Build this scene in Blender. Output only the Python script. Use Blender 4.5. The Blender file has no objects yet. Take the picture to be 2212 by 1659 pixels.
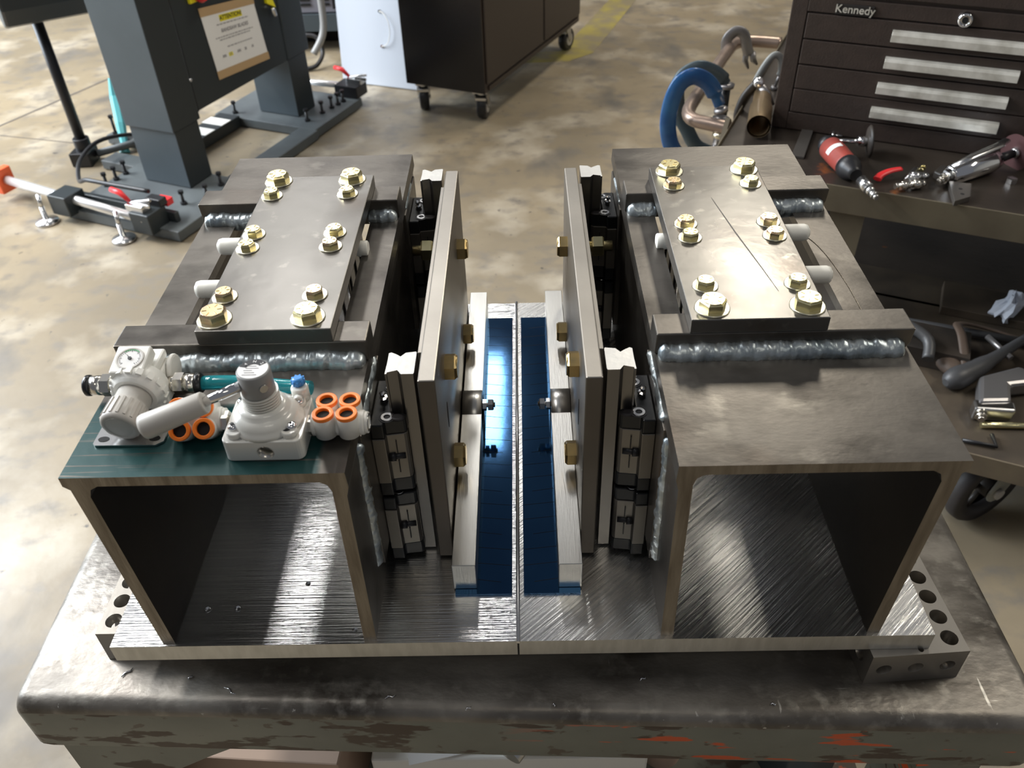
import bpy, bmesh, math, random
from math import pi, sin, cos, radians
from mathutils import Vector, Matrix
random.seed(7)
SC = bpy.context.scene
COL = SC.collection
# ---------------------------------------------------------------- camera
cam = bpy.data.cameras.new('camera'); co = bpy.data.objects.new('camera', cam); COL.objects.link(co)
cam.sensor_fit = 'HORIZONTAL'; cam.sensor_width = 36; cam.lens = 1831.01 / 2212 * 36
cam.clip_start = .02; cam.clip_end = 60
def _rx(a): return Matrix.Rotation(a, 3, 'X')
def _rz(a): return Matrix.Rotation(a, 3, 'Z')
co.matrix_world = Matrix.Translation((.0135068, -.418098, .629728)) @ (_rz(.0254281) @ _rx(.877326) @ _rz(-.0375094)).to_4x4()
cam.dof.use_dof = True; cam.dof.focus_distance = .82; cam.dof.aperture_fstop = 11
SC.camera = co
# ---------------------------------------------------------------- world, lights, exposure
w = bpy.data.worlds.new('workshop_air'); SC.world = w; w.use_nodes = True
w.node_tree.nodes['Background'].inputs[0].default_value = (.86, .90, 1, 1)
w.node_tree.nodes['Background'].inputs[1].default_value = .15
def area(name, loc, size, power, col, aim=None):
    l = bpy.data.lights.new(name, 'AREA'); l.shape = 'RECTANGLE'; l.size, l.size_y = size
    l.energy = power; l.color = col
    o = bpy.data.objects.new(name, l); COL.objects.link(o); o.location = loc
    if aim is not None:
        o.rotation_euler = (Vector(aim) - Vector(loc)).to_track_quat('-Z', 'Y').to_euler()
    return o
WARM = (1, .93, .80); WHITE = (1, .98, .95); DAY = (.80, .90, 1)
area('strip_or_fill_light', (1.40, 4.0, 3.0), (.32, 1.3), 72, WARM)
area('strip_or_fill_light', (-.25, 3.8, 3.0), (.18, .9), 16, WHITE)
area('strip_or_fill_light', (-1.32, 3.55, 3.0), (.26, 1.4), 40, WHITE)
area('strip_or_fill_light', (-1.45, .45, 2.6), (.30, 1.2), 24, WHITE)
area('strip_or_fill_light', (-3.9, 2.4, 3.0), (.6, 2.4), 330, WHITE)
area('strip_or_fill_light', (-1.7, 6.3, 3.4), (1.2, 1.6), 34, WHITE)
area('strip_or_fill_light', (.3, -1.9, 3.0), (1.2, .3), 8, WARM)  # added camera-side fill that brightens the carriages and box mouths
area('strip_or_fill_light', (3.2, .9, 3.0), (.3, 1.4), 60, WARM)  # added fill on the right, lifts the floor brightness there
area('daylight_doorway', (-6.2, 3.0, 2.0), (4.5, 3.4), 700, DAY, aim=(-2.4, 1.8, -.8))
SC.view_settings.view_transform = 'Standard'; SC.view_settings.look = 'None'
SC.view_settings.exposure = 0; SC.view_settings.gamma = 1; SC.view_settings.use_curve_mapping = False
# ---------------------------------------------------------------- materials
def nd(nt, t, **k):
    n = nt.nodes.new(t)
    for a, b in k.items(): setattr(n, a, b)
    return n
def mat(name, col, rough=.5, metal=0., col2=None, vscale=6., stretch=(1, 1, 1), rot=0., lo=.35, hi=.65, bump=0., bscale=60., bstretch=None,
        rvar=0., coat=0., ior=None, detail=5., trans=0., emis=None, estr=1., world=False):
    m = bpy.data.materials.new(name); m.use_nodes = True; nt = m.node_tree; L = nt.links.new
    b = nt.nodes['Principled BSDF']; b.inputs['Base Color'].default_value = (*col, 1)
    b.inputs['Roughness'].default_value = rough; b.inputs['Metallic'].default_value = metal
    if coat: b.inputs['Coat Weight'].default_value = coat; b.inputs['Coat Roughness'].default_value = .06
    if ior: b.inputs['IOR'].default_value = ior
    if trans: b.inputs['Transmission Weight'].default_value = trans
    if emis: b.inputs['Emission Color'].default_value = (*emis, 1); b.inputs['Emission Strength'].default_value = estr
    tc = nd(nt, 'ShaderNodeTexCoord'); src = tc.outputs['Object']
    if world: src = nd(nt, 'ShaderNodeNewGeometry').outputs['Position']
    def noise(scale, st):
        mp = nd(nt, 'ShaderNodeMapping'); mp.inputs['Scale'].default_value = st; mp.inputs['Rotation'].default_value = (0, 0, rot)
        # rotate first, then stretch: two mappings
        m0 = nd(nt, 'ShaderNodeMapping'); m0.inputs['Rotation'].default_value = (0, 0, rot); mp.inputs['Rotation'].default_value = (0, 0, 0)
        L(src, m0.inputs[0]); L(m0.outputs[0], mp.inputs[0])
        n = nd(nt, 'ShaderNodeTexNoise'); n.inputs['Scale'].default_value = scale; n.inputs['Detail'].default_value = detail
        L(mp.outputs[0], n.inputs['Vector']); return n.outputs['Fac']
    if col2 is not None or rvar:
        f = noise(vscale, stretch)
        mr = nd(nt, 'ShaderNodeMapRange'); mr.inputs[1].default_value = lo; mr.inputs[2].default_value = hi; L(f, mr.inputs[0])
        if col2 is not None:
            mx = nd(nt, 'ShaderNodeMix', data_type='RGBA'); mx.inputs[6].default_value = (*col, 1); mx.inputs[7].default_value = (*col2, 1)
            L(mr.outputs[0], mx.inputs[0]); L(mx.outputs[2], b.inputs['Base Color']); m['mix'] = mx.name
        if rvar:
            r2 = nd(nt, 'ShaderNodeMapRange'); r2.inputs[3].default_value = rough - rvar; r2.inputs[4].default_value = rough + rvar
            L(mr.outputs[0], r2.inputs[0]); L(r2.outputs[0], b.inputs['Roughness'])
    if bump:
        f = noise(bscale, bstretch or stretch)
        bp = nd(nt, 'ShaderNodeBump'); bp.inputs['Strength'].default_value = bump; bp.inputs['Distance'].default_value = .002
        L(f, bp.inputs['Height']); L(bp.outputs[0], b.inputs['Normal'])
    return m
def overlay(m, col, scale, stretch, lo, hi, rough=None, world=True, seed=0., zmin=None, zmax=None, axis=2, rough_to=None, metal_to=None):
    """mix one more worn / stained colour over the base colour of a material"""
    nt = m.node_tree; L = nt.links.new; b = nt.nodes['Principled BSDF']
    g = nd(nt, 'ShaderNodeNewGeometry') if world else nd(nt, 'ShaderNodeTexCoord')
    src = g.outputs['Position'] if world else g.outputs['Object']
    mp = nd(nt, 'ShaderNodeMapping'); mp.inputs['Scale'].default_value = stretch; mp.inputs['Location'].default_value = (seed, seed * 1.7, seed * .6)
    L(src, mp.inputs[0]); n = nd(nt, 'ShaderNodeTexNoise'); n.inputs['Scale'].default_value = scale; n.inputs['Detail'].default_value = 6
    L(mp.outputs[0], n.inputs['Vector'])
    mr = nd(nt, 'ShaderNodeMapRange'); mr.inputs[1].default_value = lo; mr.inputs[2].default_value = hi; L(n.outputs['Fac'], mr.inputs[0])
    fac = mr.outputs[0]
    if zmin is not None:
        sp = nd(nt, 'ShaderNodeSeparateXYZ'); L(src, sp.inputs[0])
        m2 = nd(nt, 'ShaderNodeMapRange'); m2.inputs[1].default_value = zmin; m2.inputs[2].default_value = zmax; L(sp.outputs[axis], m2.inputs[0])
        mm = nd(nt, 'ShaderNodeMath', operation='MULTIPLY'); L(fac, mm.inputs[0]); L(m2.outputs[0], mm.inputs[1]); fac = mm.outputs[0]
    for sock, val in (('Base Color', col), ('Roughness', rough_to), ('Metallic', metal_to)):
        if val is None: continue
        inp = b.inputs[sock]
        if sock == 'Base Color':
            mx = nd(nt, 'ShaderNodeMix', data_type='RGBA'); A, B, O = 6, 7, 2; mx.inputs[A].default_value = inp.default_value[:]; mx.inputs[B].default_value = (*val, 1)
        else:
            mx = nd(nt, 'ShaderNodeMix', data_type='FLOAT'); A, B, O = 2, 3, 0; mx.inputs[A].default_value = inp.default_value; mx.inputs[B].default_value = val
        if inp.is_linked: L(inp.links[0].from_socket, mx.inputs[A])
        L(fac, mx.inputs[0]); L(mx.outputs[O], inp)
    return m
K = {}
K['scale'] = mat('hot_rolled_steel', (.115, .104, .092), .38, .80, (.185, .170, .150), 11, (1, 1.8, 1), bump=.06, bscale=140, rvar=.07, lo=.3, hi=.75, world=True)
overlay(K['scale'], (.12, .085, .06), 5, (1, 1, 1), .60, .80, seed=3)
overlay(K['scale'], (.050, .044, .038), 13, (1, 1.5, 1), .48, .74, seed=7)
overlay(K['scale'], (.21, .195, .17), 30, (1, 1.3, 1), .60, .78, seed=17)
K['plate'] = mat('mill_scale_plate', (.150, .143, .134), .33, .85, (.215, .207, .192), 7, (1, 1, 1), bump=.08, bscale=60, rvar=.08, lo=.3, hi=.72, world=True)
overlay(K['plate'], (.13, .105, .085), 11, (1, 1, 1), .62, .78, seed=5)
overlay(K['plate'], (.085, .078, .070), 8, (1, 1, 1), .50, .74, seed=8)
overlay(K['plate'], (.26, .25, .225), 60, (1, 1, 1), .62, .74, seed=28)
K['cut'] = mat('saw_cut_steel', (.32, .28, .225), .42, .75, (.17, .14, .105), 14, (8, 1, 1), bump=.25, bscale=90, bstretch=(6, 1, 1), lo=.35, hi=.7, world=True)
K['ground'] = mat('ground_steel', (.46, .43, .385), .34, .85, (.36, .335, .30), 8, (1, 1, 1), bump=.05, bscale=200, world=True)
K['groundface'] = mat('machined_face_steel', (.19, .168, .142), .48, .7, (.14, .122, .100), 5, (1, 1, 1), bump=.08, bscale=120, world=True)
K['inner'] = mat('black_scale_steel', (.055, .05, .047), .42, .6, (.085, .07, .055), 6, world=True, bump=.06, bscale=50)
K['basel'] = mat('polished_aluminium_left', (.86, .86, .85), .14, .97, (.72, .73, .73), 20, (.5, 14, 1), bump=.26, bscale=48, bstretch=(.22, 14, 1), rvar=.04, world=True)
K['baser'] = mat('polished_aluminium_right', (.84, .83, .81), .26, .94, (.55, .55, .54), 26, (.35, 12, 1), rot=-.75, bump=.26, bscale=40, bstretch=(.30, 10, 1), rvar=.06, world=True)
K['alu'] = mat('brushed_aluminium', (.60, .595, .57), .30, .95, (.64, .635, .61), 12, (12, 1, 1), bump=.06, bscale=60, bstretch=(14, 1, 1), world=True)
K['aluedge'] = mat('sawn_aluminium', (.66, .655, .63), .38, .9, (.56, .555, .53), 30, (5, 1, 1), rot=.6, bump=.1, bscale=60, bstretch=(8, 1, 1), world=True)
K['blue'] = mat('blue_polished_strip', (.016, .055, .13), .07, .85, (.03, .10, .21), 5, world=True, bump=.04, bscale=18)
K['weld'] = mat('weld_metal', (.60, .65, .66), .36, .8, (.30, .35, .38), 55, bump=.25, bscale=150, world=True)
K['zinc'] = mat('yellow_zinc', (.86, .77, .45), .26, 1, (.74, .66, .36), 60, bump=.03, bscale=200)
K['zincp'] = mat('pink_zinc', (.86, .60, .42), .26, 1, (.72, .66, .36), 90)
K['washer'] = mat('zinc_washer', (.80, .75, .58), .28, 1)
K['brass'] = mat('dull_yellow_zinc', (.62, .45, .20), .34, 1, (.46, .36, .18), 70)
K['rail'] = mat('rail_steel', (.30, .285, .265), .28, .9, (.20, .19, .18), 6, (1, 1, .2), world=True)
K['railend'] = mat('cut_rail_end', (.60, .59, .57), .42, .7, (.66, .65, .62), 60, bump=.1, bscale=200)
K['carr'] = mat('carriage_steel', (.25, .232, .205), .38, .9)
K['black'] = mat('black_plastic', (.010, .011, .012), .28)
K['blackm'] = mat('black_metal', (.018, .018, .02), .38, .2)
K['chrome'] = mat('chrome', (.85, .85, .86), .10, 1)
K['steel'] = mat('bright_steel', (.66, .66, .66), .24, 1)
K['dark'] = mat('dark_void', (.004, .004, .004), .8)
K['white'] = mat('white_plastic', (.80, .79, .74), .38)
K['nylon'] = mat('natural_nylon', (.92, .90, .82), .42)
K['ivory'] = mat('ivory_enamel', (.70, .69, .64), .25, coat=.4)
K['grey'] = mat('warm_grey_plastic', (.50, .475, .435), .40)
K['greyd'] = mat('cool_grey_plastic', (.27, .27, .265), .38)
K['orange'] = mat('orange_plastic', (.95, .22, .02), .35)
K['bluek'] = mat('blue_plastic', (.05, .25, .62), .35)
K['paper'] = mat('paper', (.78, .77, .75), .7)
K['ink'] = mat('ink', (.02, .02, .022), .6)
K['greyink'] = mat('faded_ink', (.33, .32, .33), .7)
K['green'] = mat('green_print', (.05, .40, .12), .6)
K['teal'] = mat('teal_tube', (.05, .55, .62), .12, trans=.75, ior=1.45)
K['nickel'] = mat('nickel_fitting', (.72, .69, .63), .22, 1)
K['dye'] = K['scale'].copy(); K['dye'].name = 'dyed_steel'
def dye(m):
    nt = m.node_tree; L = nt.links.new; b = nt.nodes['Principled BSDF']
    g = nd(nt, 'ShaderNodeNewGeometry'); sp = nd(nt, 'ShaderNodeSeparateXYZ'); L(g.outputs['Position'], sp.inputs[0])
    n = nd(nt, 'ShaderNodeTexNoise'); n.inputs['Scale'].default_value = 9; L(g.outputs['Position'], n.inputs['Vector'])
    def M(op, a, bb):
        q = nd(nt, 'ShaderNodeMath', operation=op)
        for i, vv in enumerate((a, bb)):
            if isinstance(vv, (int, float)): q.inputs[i].default_value = vv
            else: L(vv, q.inputs[i])
        return q.outputs[0]
    wob = M('MULTIPLY', M('SUBTRACT', n.outputs['Fac'], .5), .035)
    yy = M('ADD', sp.outputs[1], wob); xx = M('ADD', sp.outputs[0], M('MULTIPLY', wob, .5))
    fy = M('MULTIPLY', M('SUBTRACT', .079, yy), 150); fx = M('MULTIPLY', M('SUBTRACT', -.1345, xx), 250)
    def cl(s):
        q = nd(nt, 'ShaderNodeClamp'); L(s, q.inputs[0]); return q.outputs[0]
    fac = M('MULTIPLY', cl(fy), cl(fx))
    mp = nd(nt, 'ShaderNodeMapping'); mp.inputs['Scale'].default_value = (1, 25, 1); L(g.outputs['Position'], mp.inputs[0])
    n2 = nd(nt, 'ShaderNodeTexNoise'); n2.inputs['Scale'].default_value = 12; L(mp.outputs[0], n2.inputs['Vector'])
    fac = M('MULTIPLY', fac, cl(M('MULTIPLY', M('SUBTRACT', .70, n2.outputs['Fac']), 12)))
    mx = nd(nt, 'ShaderNodeMix', data_type='RGBA'); mx.inputs[7].default_value = (.008, .052, .052, 1)
    L(b.inputs['Base Color'].links[0].from_socket, mx.inputs[6]); L(fac, mx.inputs[0]); L(mx.outputs[2], b.inputs['Base Color'])
    mm = nd(nt, 'ShaderNodeMix', data_type='FLOAT'); mm.inputs[2].default_value = .8; mm.inputs[3].default_value = .25; L(fac, mm.inputs[0]); L(mm.outputs[0], b.inputs['Metallic'])
dye(K['dye'])
K['floor'] = mat('concrete', (.31, .252, .170), .44, 0, (.185, .150, .100), 2.2, lo=.32, hi=.68, bump=.30, bscale=30, rvar=.12, world=True, detail=10)
overlay(K['floor'], (.43, .38, .30), 4.2, (1, 1, 1), .50, .72, seed=2)
overlay(K['floor'], (.14, .125, .105), 3.3, (1.5, 1, 1), .57, .72, seed=9)
overlay(K['floor'], (.17, .15, .125), 14, (1, 1.3, 1), .52, .75, seed=6)
overlay(K['floor'], (.08, .07, .06), 34, (1, 1, 1), .69, .75, seed=4)
K['crack'] = mat('floor_joint', (.10, .085, .07), .8)
K['yellow'] = mat('yellow_floor_paint', (.34, .28, .075), .55, 0, (.24, .20, .12), 9, lo=.4, hi=.6, world=True)
K['bench'] = mat('bench_top_steel', (.145, .130, .112), .45, .6, (.33, .305, .27), 9, (1, 1.6, 1), lo=.36, hi=.70, bump=.30, bscale=75, rvar=.10, world=True, detail=9)
overlay(K['bench'], (.060, .050, .040), 7, (1, 1.8, 1), .50, .68, seed=1)
overlay(K['bench'], (.30, .28, .245), 70, (1, 1, 1), .52, .75, seed=21)
overlay(K['bench'], (.50, .48, .44), 130, (1, .10, 1), .70, .74, seed=8)
overlay(K['bench'], (.50, .48, .44), 150, (.10, 1, 1), .71, .75, seed=18)
K['apron'] = mat('worn_grey_green_paint', (.20, .205, .165), .42, 0, (.155, .16, .13), 12, world=True, bump=.12, bscale=40)
overlay(K['apron'], (.085, .058, .040), 15, (1, 1, 3.6), .57, .60, seed=2, rough_to=.6)
overlay(K['apron'], (.10, .075, .055), 45, (1, 1, 1.5), .62, .66, seed=12)
overlay(K['apron'], (.70, .10, .02), 12, (1, 1, 6), .60, .62, seed=4, zmin=-.02, zmax=.12, axis=0)
overlay(K['apron'], (.22, .195, .165), 22, (1, 1, 1), .40, .55, seed=3, zmin=-.080, zmax=-.066, metal_to=.7)
K['saw'] = mat('saw_blue_grey_paint', (.070, .090, .105), .42, 0, (.06, .078, .09), 5, bump=.03, bscale=200)
K['sawd'] = mat('saw_dark_paint', (.022, .028, .031), .40)
K['sawb'] = mat('saw_base_paint', (.10, .115, .12), .48, 0, (.075, .085, .09), 8)
K['red'] = mat('red_plastic', (.75, .03, .035), .35)
K['orangep'] = mat('orange_red_paint', (.85, .13, .04), .45)
K['cab'] = mat('black_gloss_cabinet', (.010, .009, .010), .22)
K['cabb'] = mat('brown_black_cabinet', (.030, .021, .017), .38)
K['panelw'] = mat('white_board', (.60, .65, .73), .40)
K['chest'] = mat('brown_crackle_paint', (.046, .032, .026), .42, 0, (.038, .027, .022), 40, bump=.3, bscale=260)
K['chestd'] = mat('chest_gap', (.012, .009, .008), .6)
K['pull'] = mat('aluminium_pull', (.80, .77, .69), .40, .35, (.52, .49, .42), 25)
K['cart'] = mat('cart_olive_paint', (.125, .105, .070), .5, .1, (.085, .068, .045), 8, world=True)
K['carttop'] = mat('greasy_cart_top', (.070, .055, .043), .42, .35, (.035, .028, .023), 6, lo=.35, hi=.65, bump=.2, bscale=70, world=True, detail=8)
overlay(K['carttop'], (.32, .10, .02), 7, (1, 1, 1), .70, .75, seed=11)
K['rusty'] = mat('brown_bare_tube', (.40, .31, .26), .34, .75, (.27, .20, .16), 12)
K['bronze'] = mat('bronze_tube', (.52, .38, .22), .32, .9, (.40, .29, .17), 9)
K['clampb'] = mat('clamp_blue', (.008, .060, .20), .30, 0, (.03, .13, .30), 12, coat=.3)
K['clampg'] = mat('clamp_grey_blue', (.055, .085, .105), .38, .2, (.10, .12, .12), 12)
K['forged'] = mat('forged_grey', (.30, .29, .29), .36, .8)
K['rubber'] = mat('rubber', (.022, .019, .019), .55, 0, (.035, .03, .03), 9)
K['rotor'] = mat('red_brown_grip', (.34, .055, .04), .45, 0, (.22, .05, .04), 25)
K['cardb'] = mat('cardboard', (.46, .33, .25), .75)
K['beige'] = mat('fork_paint', (.34, .34, .29), .5, 0, (.26, .25, .21), 14)
K['tan'] = mat('tan_board', (.070, .052, .034), .6, 0, (.035, .026, .018), 12, world=True)
K['junk'] = mat('oily_black', (.016, .014, .012), .5, .0, (.045, .035, .028), 8)
K['tissue'] = mat('white_tissue', (.62, .66, .74), .8)
K['machg'] = mat('grey_machine', (.22, .22, .26), .5)
K['rodm'] = mat('bright_ground_rod', (.85, .85, .85), .30, .7)
K['wallp'] = mat('block_wall_paint', (.30, .29, .27), .7)
K['tapeb'] = mat('brown_tape', (.46, .31, .16), .5)
K['yell'] = mat('highlighter_yellow', (.80, .70, .01), .5)
K['tealp'] = mat('teal_plastic', (.10, .42, .46), .4)
K['rotor2'] = mat('dark_red_disc', (.085, .035, .035), .6)
K['clampg2'] = mat('dark_bare_steel', (.11, .10, .09), .45, .6)
K['clampg3'] = mat('pale_grey_enamel', (.28, .29, .28), .4, .2)
K['tan2'] = mat('dolly_edge_paint', (.17, .135, .085), .6, 0, (.11, .085, .06), 9, world=True)
K['junk2'] = mat('grey_black_rubber', (.050, .050, .052), .45)
K['rusty2'] = mat('brown_leather', (.085, .058, .042), .6)
# ---------------------------------------------------------------- mesh builder
WL = {}
def wl(o):
    v = Vector((0, 0, 0))
    while o: v += Vector(o.location); o = o.parent
    return v
def tag(o, label=None, cat=None, group=None, kind=None):
    if label: o['label'] = label
    if cat: o['category'] = cat
    if group: o['group'] = group
    if kind: o['kind'] = kind
    return o
def empty(name, loc, label, cat, group=None):
    o = bpy.data.objects.new(name, None); COL.objects.link(o); o.location = loc; o.empty_display_size = .05
    return tag(o, label, cat, group)
def frame(ax):
    ax = Vector(ax).normalized(); up = Vector((0, 0, 1)) if abs(ax.z) < .9 else Vector((0, 1, 0))
    a = ax.cross(up).normalized(); return a, ax.cross(a).normalized(), ax
class MB:
    def __init__(s, T=None): s.v = []; s.f = []; s.m = []; s.s = []; s.T = T or Matrix.Identity(4)
    def add(s, vs, fs, mi=0, sm=False):
        k = len(s.v); s.v += [s.T @ Vector(v) for v in vs]
        for i, f in enumerate(fs):
            s.f.append([k + j for j in f]); s.m.append(mi); s.s.append(sm if isinstance(sm, bool) else sm[i])
        return s
    def box(s, x0, x1, y0, y1, z0, z1, mi=0):
        return s.add([(x0, y0, z0), (x1, y0, z0), (x1, y1, z0), (x0, y1, z0), (x0, y0, z1), (x1, y0, z1), (x1, y1, z1), (x0, y1, z1)],
                     [(0, 3, 2, 1), (4, 5, 6, 7), (0, 1, 5, 4), (1, 2, 6, 5), (2, 3, 7, 6), (3, 0, 4, 7)], mi)
    def lathe(s, prof, p0, ax, n=28, mi=0, sm=True, ph=0., close=True, sx=1., sy=1.):
        a, b, c = frame(ax); p0 = Vector(p0); vs = []; fs = []; S = []
        for r, h in prof:
            for i in range(n):
                t = 2 * pi * i / n + ph; vs.append(p0 + c * h + a * (r * cos(t) * sx) + b * (r * sin(t) * sy))
        for j in range(len(prof) - 1):
            for i in range(n): fs.append((j * n + i, j * n + (i + 1) % n, (j + 1) * n + (i + 1) % n, (j + 1) * n + i)); S.append(sm)
        if close:
            fs.append(tuple(range(n - 1, -1, -1))); S.append(False); q = (len(prof) - 1) * n; fs.append(tuple(range(q, q + n))); S.append(False)
        return s.add(vs, fs, mi, S)
    def cyl(s, p0, p1, r, r1=None, n=24, mi=0, sm=True, ph=0.):
        d = Vector(p1) - Vector(p0); return s.lathe([(r, 0), (r if r1 is None else r1, d.length)], p0, d, n, mi, sm, ph)
    def step(s, prof, p0, ax, n=28, mi=0, **k):
        """stacked cylinders: list of (r, h0, h1)"""
        for r, h0, h1 in prof: s.lathe([(r, h0), (r, h1)], p0, ax, n, mi, **k)
        return s
    def ring(s, ro, ri, p0, ax, h, n=28, mi=0):
        a, b, c = frame(ax); p0 = Vector(p0); vs = []; fs = []; S = []
        for r, hh in ((ro, 0), (ro, h), (ri, h), (ri, 0)):
            for i in range(n): t = 2 * pi * i / n; vs.append(p0 + c * hh + (a * cos(t) + b * sin(t)) * r)
        for j in range(4):
            for i in range(n): fs.append((j * n + i, j * n + (i + 1) % n, ((j + 1) % 4) * n + (i + 1) % n, ((j + 1) % 4) * n + i)); S.append(j % 2 == 0)
        return s.add(vs, fs, mi, S)
    def sweep(s, path, r, n=12, mi=0, closed=False, sx=1., sy=1., sm=True, up=None):
        path = [Vector(p) for p in path]; N = len(path); rs = r if isinstance(r, (list, tuple)) else [r] * N; vs = []; fs = []; S = []
        up = Vector(up) if up else Vector((0, 0, 1))
        pa = None
        for i, p in enumerate(path):
            t = (path[min(i + 1, N - 1)] - path[max(i - 1, 0)]).normalized()
            a = t.cross(up) if pa is None else pa - t * pa.dot(t)
            if a.length < 1e-4: a = t.cross(Vector((0, 1, .1)))
            a.normalize(); b = t.cross(a).normalized(); pa = a
            for k in range(n): an = 2 * pi * (k + .5) / n; vs.append(p + a * (rs[i] * cos(an) * sx) + b * (rs[i] * sin(an) * sy))
        for j in range(N - 1):
            for i in range(n): fs.append((j * n + i, j * n + (i + 1) % n, (j + 1) * n + (i + 1) % n, (j + 1) * n + i)); S.append(sm)
        fs.append(tuple(range(n - 1, -1, -1))); S.append(False); q = (N - 1) * n; fs.append(tuple(range(q, q + n))); S.append(False)
        return s.add(vs, fs, mi, S)
    def prism(s, poly, axis, a0, a1, mi=0, capmi=None, caps=True, sm=False):
        def P(u, v, a): return {'x': (a, u, v), 'y': (u, a, v), 'z': (u, v, a)}[axis]
        n = len(poly); vs = [P(u, v, a0) for u, v in poly] + [P(u, v, a1) for u, v in poly]
        s.add(vs, [(i, (i + 1) % n, n + (i + 1) % n, n + i) for i in range(n)], mi, sm)
        if caps:
            k = len(s.v) - 2 * n
            for f in (list(range(n))[::-1], list(range(n, 2 * n))):
                s.f.append([k + j for j in f]); s.m.append(mi if capmi is None else capmi); s.s.append(False)
        return s
    def sphere(s, c, r, mi=0, n=16, sc=(1, 1, 1)):
        m = n // 2; vs = []; fs = []; c = Vector(c)
        for j in range(1, m):
            for i in range(n):
                th = pi * j / m; ph = 2 * pi * i / n; vs.append(c + Vector((r * sin(th) * cos(ph) * sc[0], r * sin(th) * sin(ph) * sc[1], r * cos(th) * sc[2])))
        for j in range(m - 2):
            for i in range(n): fs.append((j * n + i, (j + 1) * n + i, (j + 1) * n + (i + 1) % n, j * n + (i + 1) % n))
        k = len(vs); vs += [c + Vector((0, 0, r * sc[2])), c - Vector((0, 0, r * sc[2]))]
        for i in range(n): fs.append((k, i, (i + 1) % n)); fs.append((k + 1, (m - 2) * n + (i + 1) % n, (m - 2) * n + i))
        return s.add(vs, fs, mi, True)
    def build(s, name, mats, parent=None, bevel=0., org=None, seg=2):
        if not isinstance(mats, (list, tuple)): mats = [mats]
        pw = wl(parent) if parent else Vector((0, 0, 0))
        if org is None:
            if parent: org = pw
            else:
                xs = [v.x for v in s.v]; ys = [v.y for v in s.v]; zs = [v.z for v in s.v]
                org = Vector(((min(xs) + max(xs)) / 2, (min(ys) + max(ys)) / 2, min(zs)))
        org = Vector(org); me = bpy.data.meshes.new(name); me.from_pydata([v - org for v in s.v], [], s.f)
        for m in mats: me.materials.append(K[m] if isinstance(m, str) else m)
        for i, p in enumerate(me.polygons): p.material_index = s.m[i]; p.use_smooth = s.s[i]
        bm = bmesh.new(); bm.from_mesh(me); bmesh.ops.recalc_face_normals(bm, faces=bm.faces); bm.to_mesh(me); bm.free()
        o = bpy.data.objects.new(name, me); COL.objects.link(o)
        if parent: o.parent = parent
        o.location = org - pw
        if bevel:
            b = o.modifiers.new('bevel', 'BEVEL'); b.width = bevel; b.segments = seg; b.limit_method = 'ANGLE'; b.angle_limit = radians(40)
        return o
def inst(o, parent, loc, name=None):
    c = o.copy(); COL.objects.link(c); c.parent = parent; c.location = Vector(loc) - (wl(parent) if parent else Vector((0, 0, 0)))
    if name: c.name = name
    return c
def cut(o, cutter_mb, name='cutter'):
    c = cutter_mb.build(name, 'dark', org=(0, 0, 0))
    m = o.modifiers.new('b', 'BOOLEAN'); m.operation = 'DIFFERENCE'; m.object = c; m.solver = 'EXACT'
    while o.modifiers[0] != m: bpy.context.view_layer.objects.active = o; o.modifiers.move(o.modifiers.find('b'), 0)
    others = [(x, x.show_viewport) for x in o.modifiers if x != m]
    for x, _ in others: x.show_viewport = False
    bpy.context.view_layer.update(); dg = bpy.context.evaluated_depsgraph_get()
    me = bpy.data.meshes.new_from_object(o.evaluated_get(dg)); me.name = o.name
    o.modifiers.remove(m); o.data = me
    for x, sv in others: x.show_viewport = True
    bpy.data.objects.remove(c); return o
def text(name, body, size, T, mt, parent, extrude=.0002, align='CENTER', bold=0.):
    c = bpy.data.curves.new(name, 'FONT'); c.body = body; c.size = size; c.extrude = extrude; c.align_x = align; c.align_y = 'CENTER'; c.offset = bold
    o = bpy.data.objects.new(name, c); COL.objects.link(o); bpy.context.view_layer.update()
    me = bpy.data.meshes.new_from_object(o.evaluated_get(bpy.context.evaluated_depsgraph_get())); bpy.data.objects.remove(o)
    org = wl(parent); me.transform(Matrix.Translation(-org) @ T); me.materials.clear(); me.materials.append(K[mt])
    q = bpy.data.objects.new(name, me); COL.objects.link(q); q.parent = parent; return q
def basis(o, x, y):
    x = Vector(x).normalized(); z = x.cross(Vector(y)).normalized(); y = z.cross(x)
    M = Matrix((x, y, z)).transposed().to_4x4(); M.translation = Vector(o); return M
from mathutils import noise as mn
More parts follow.
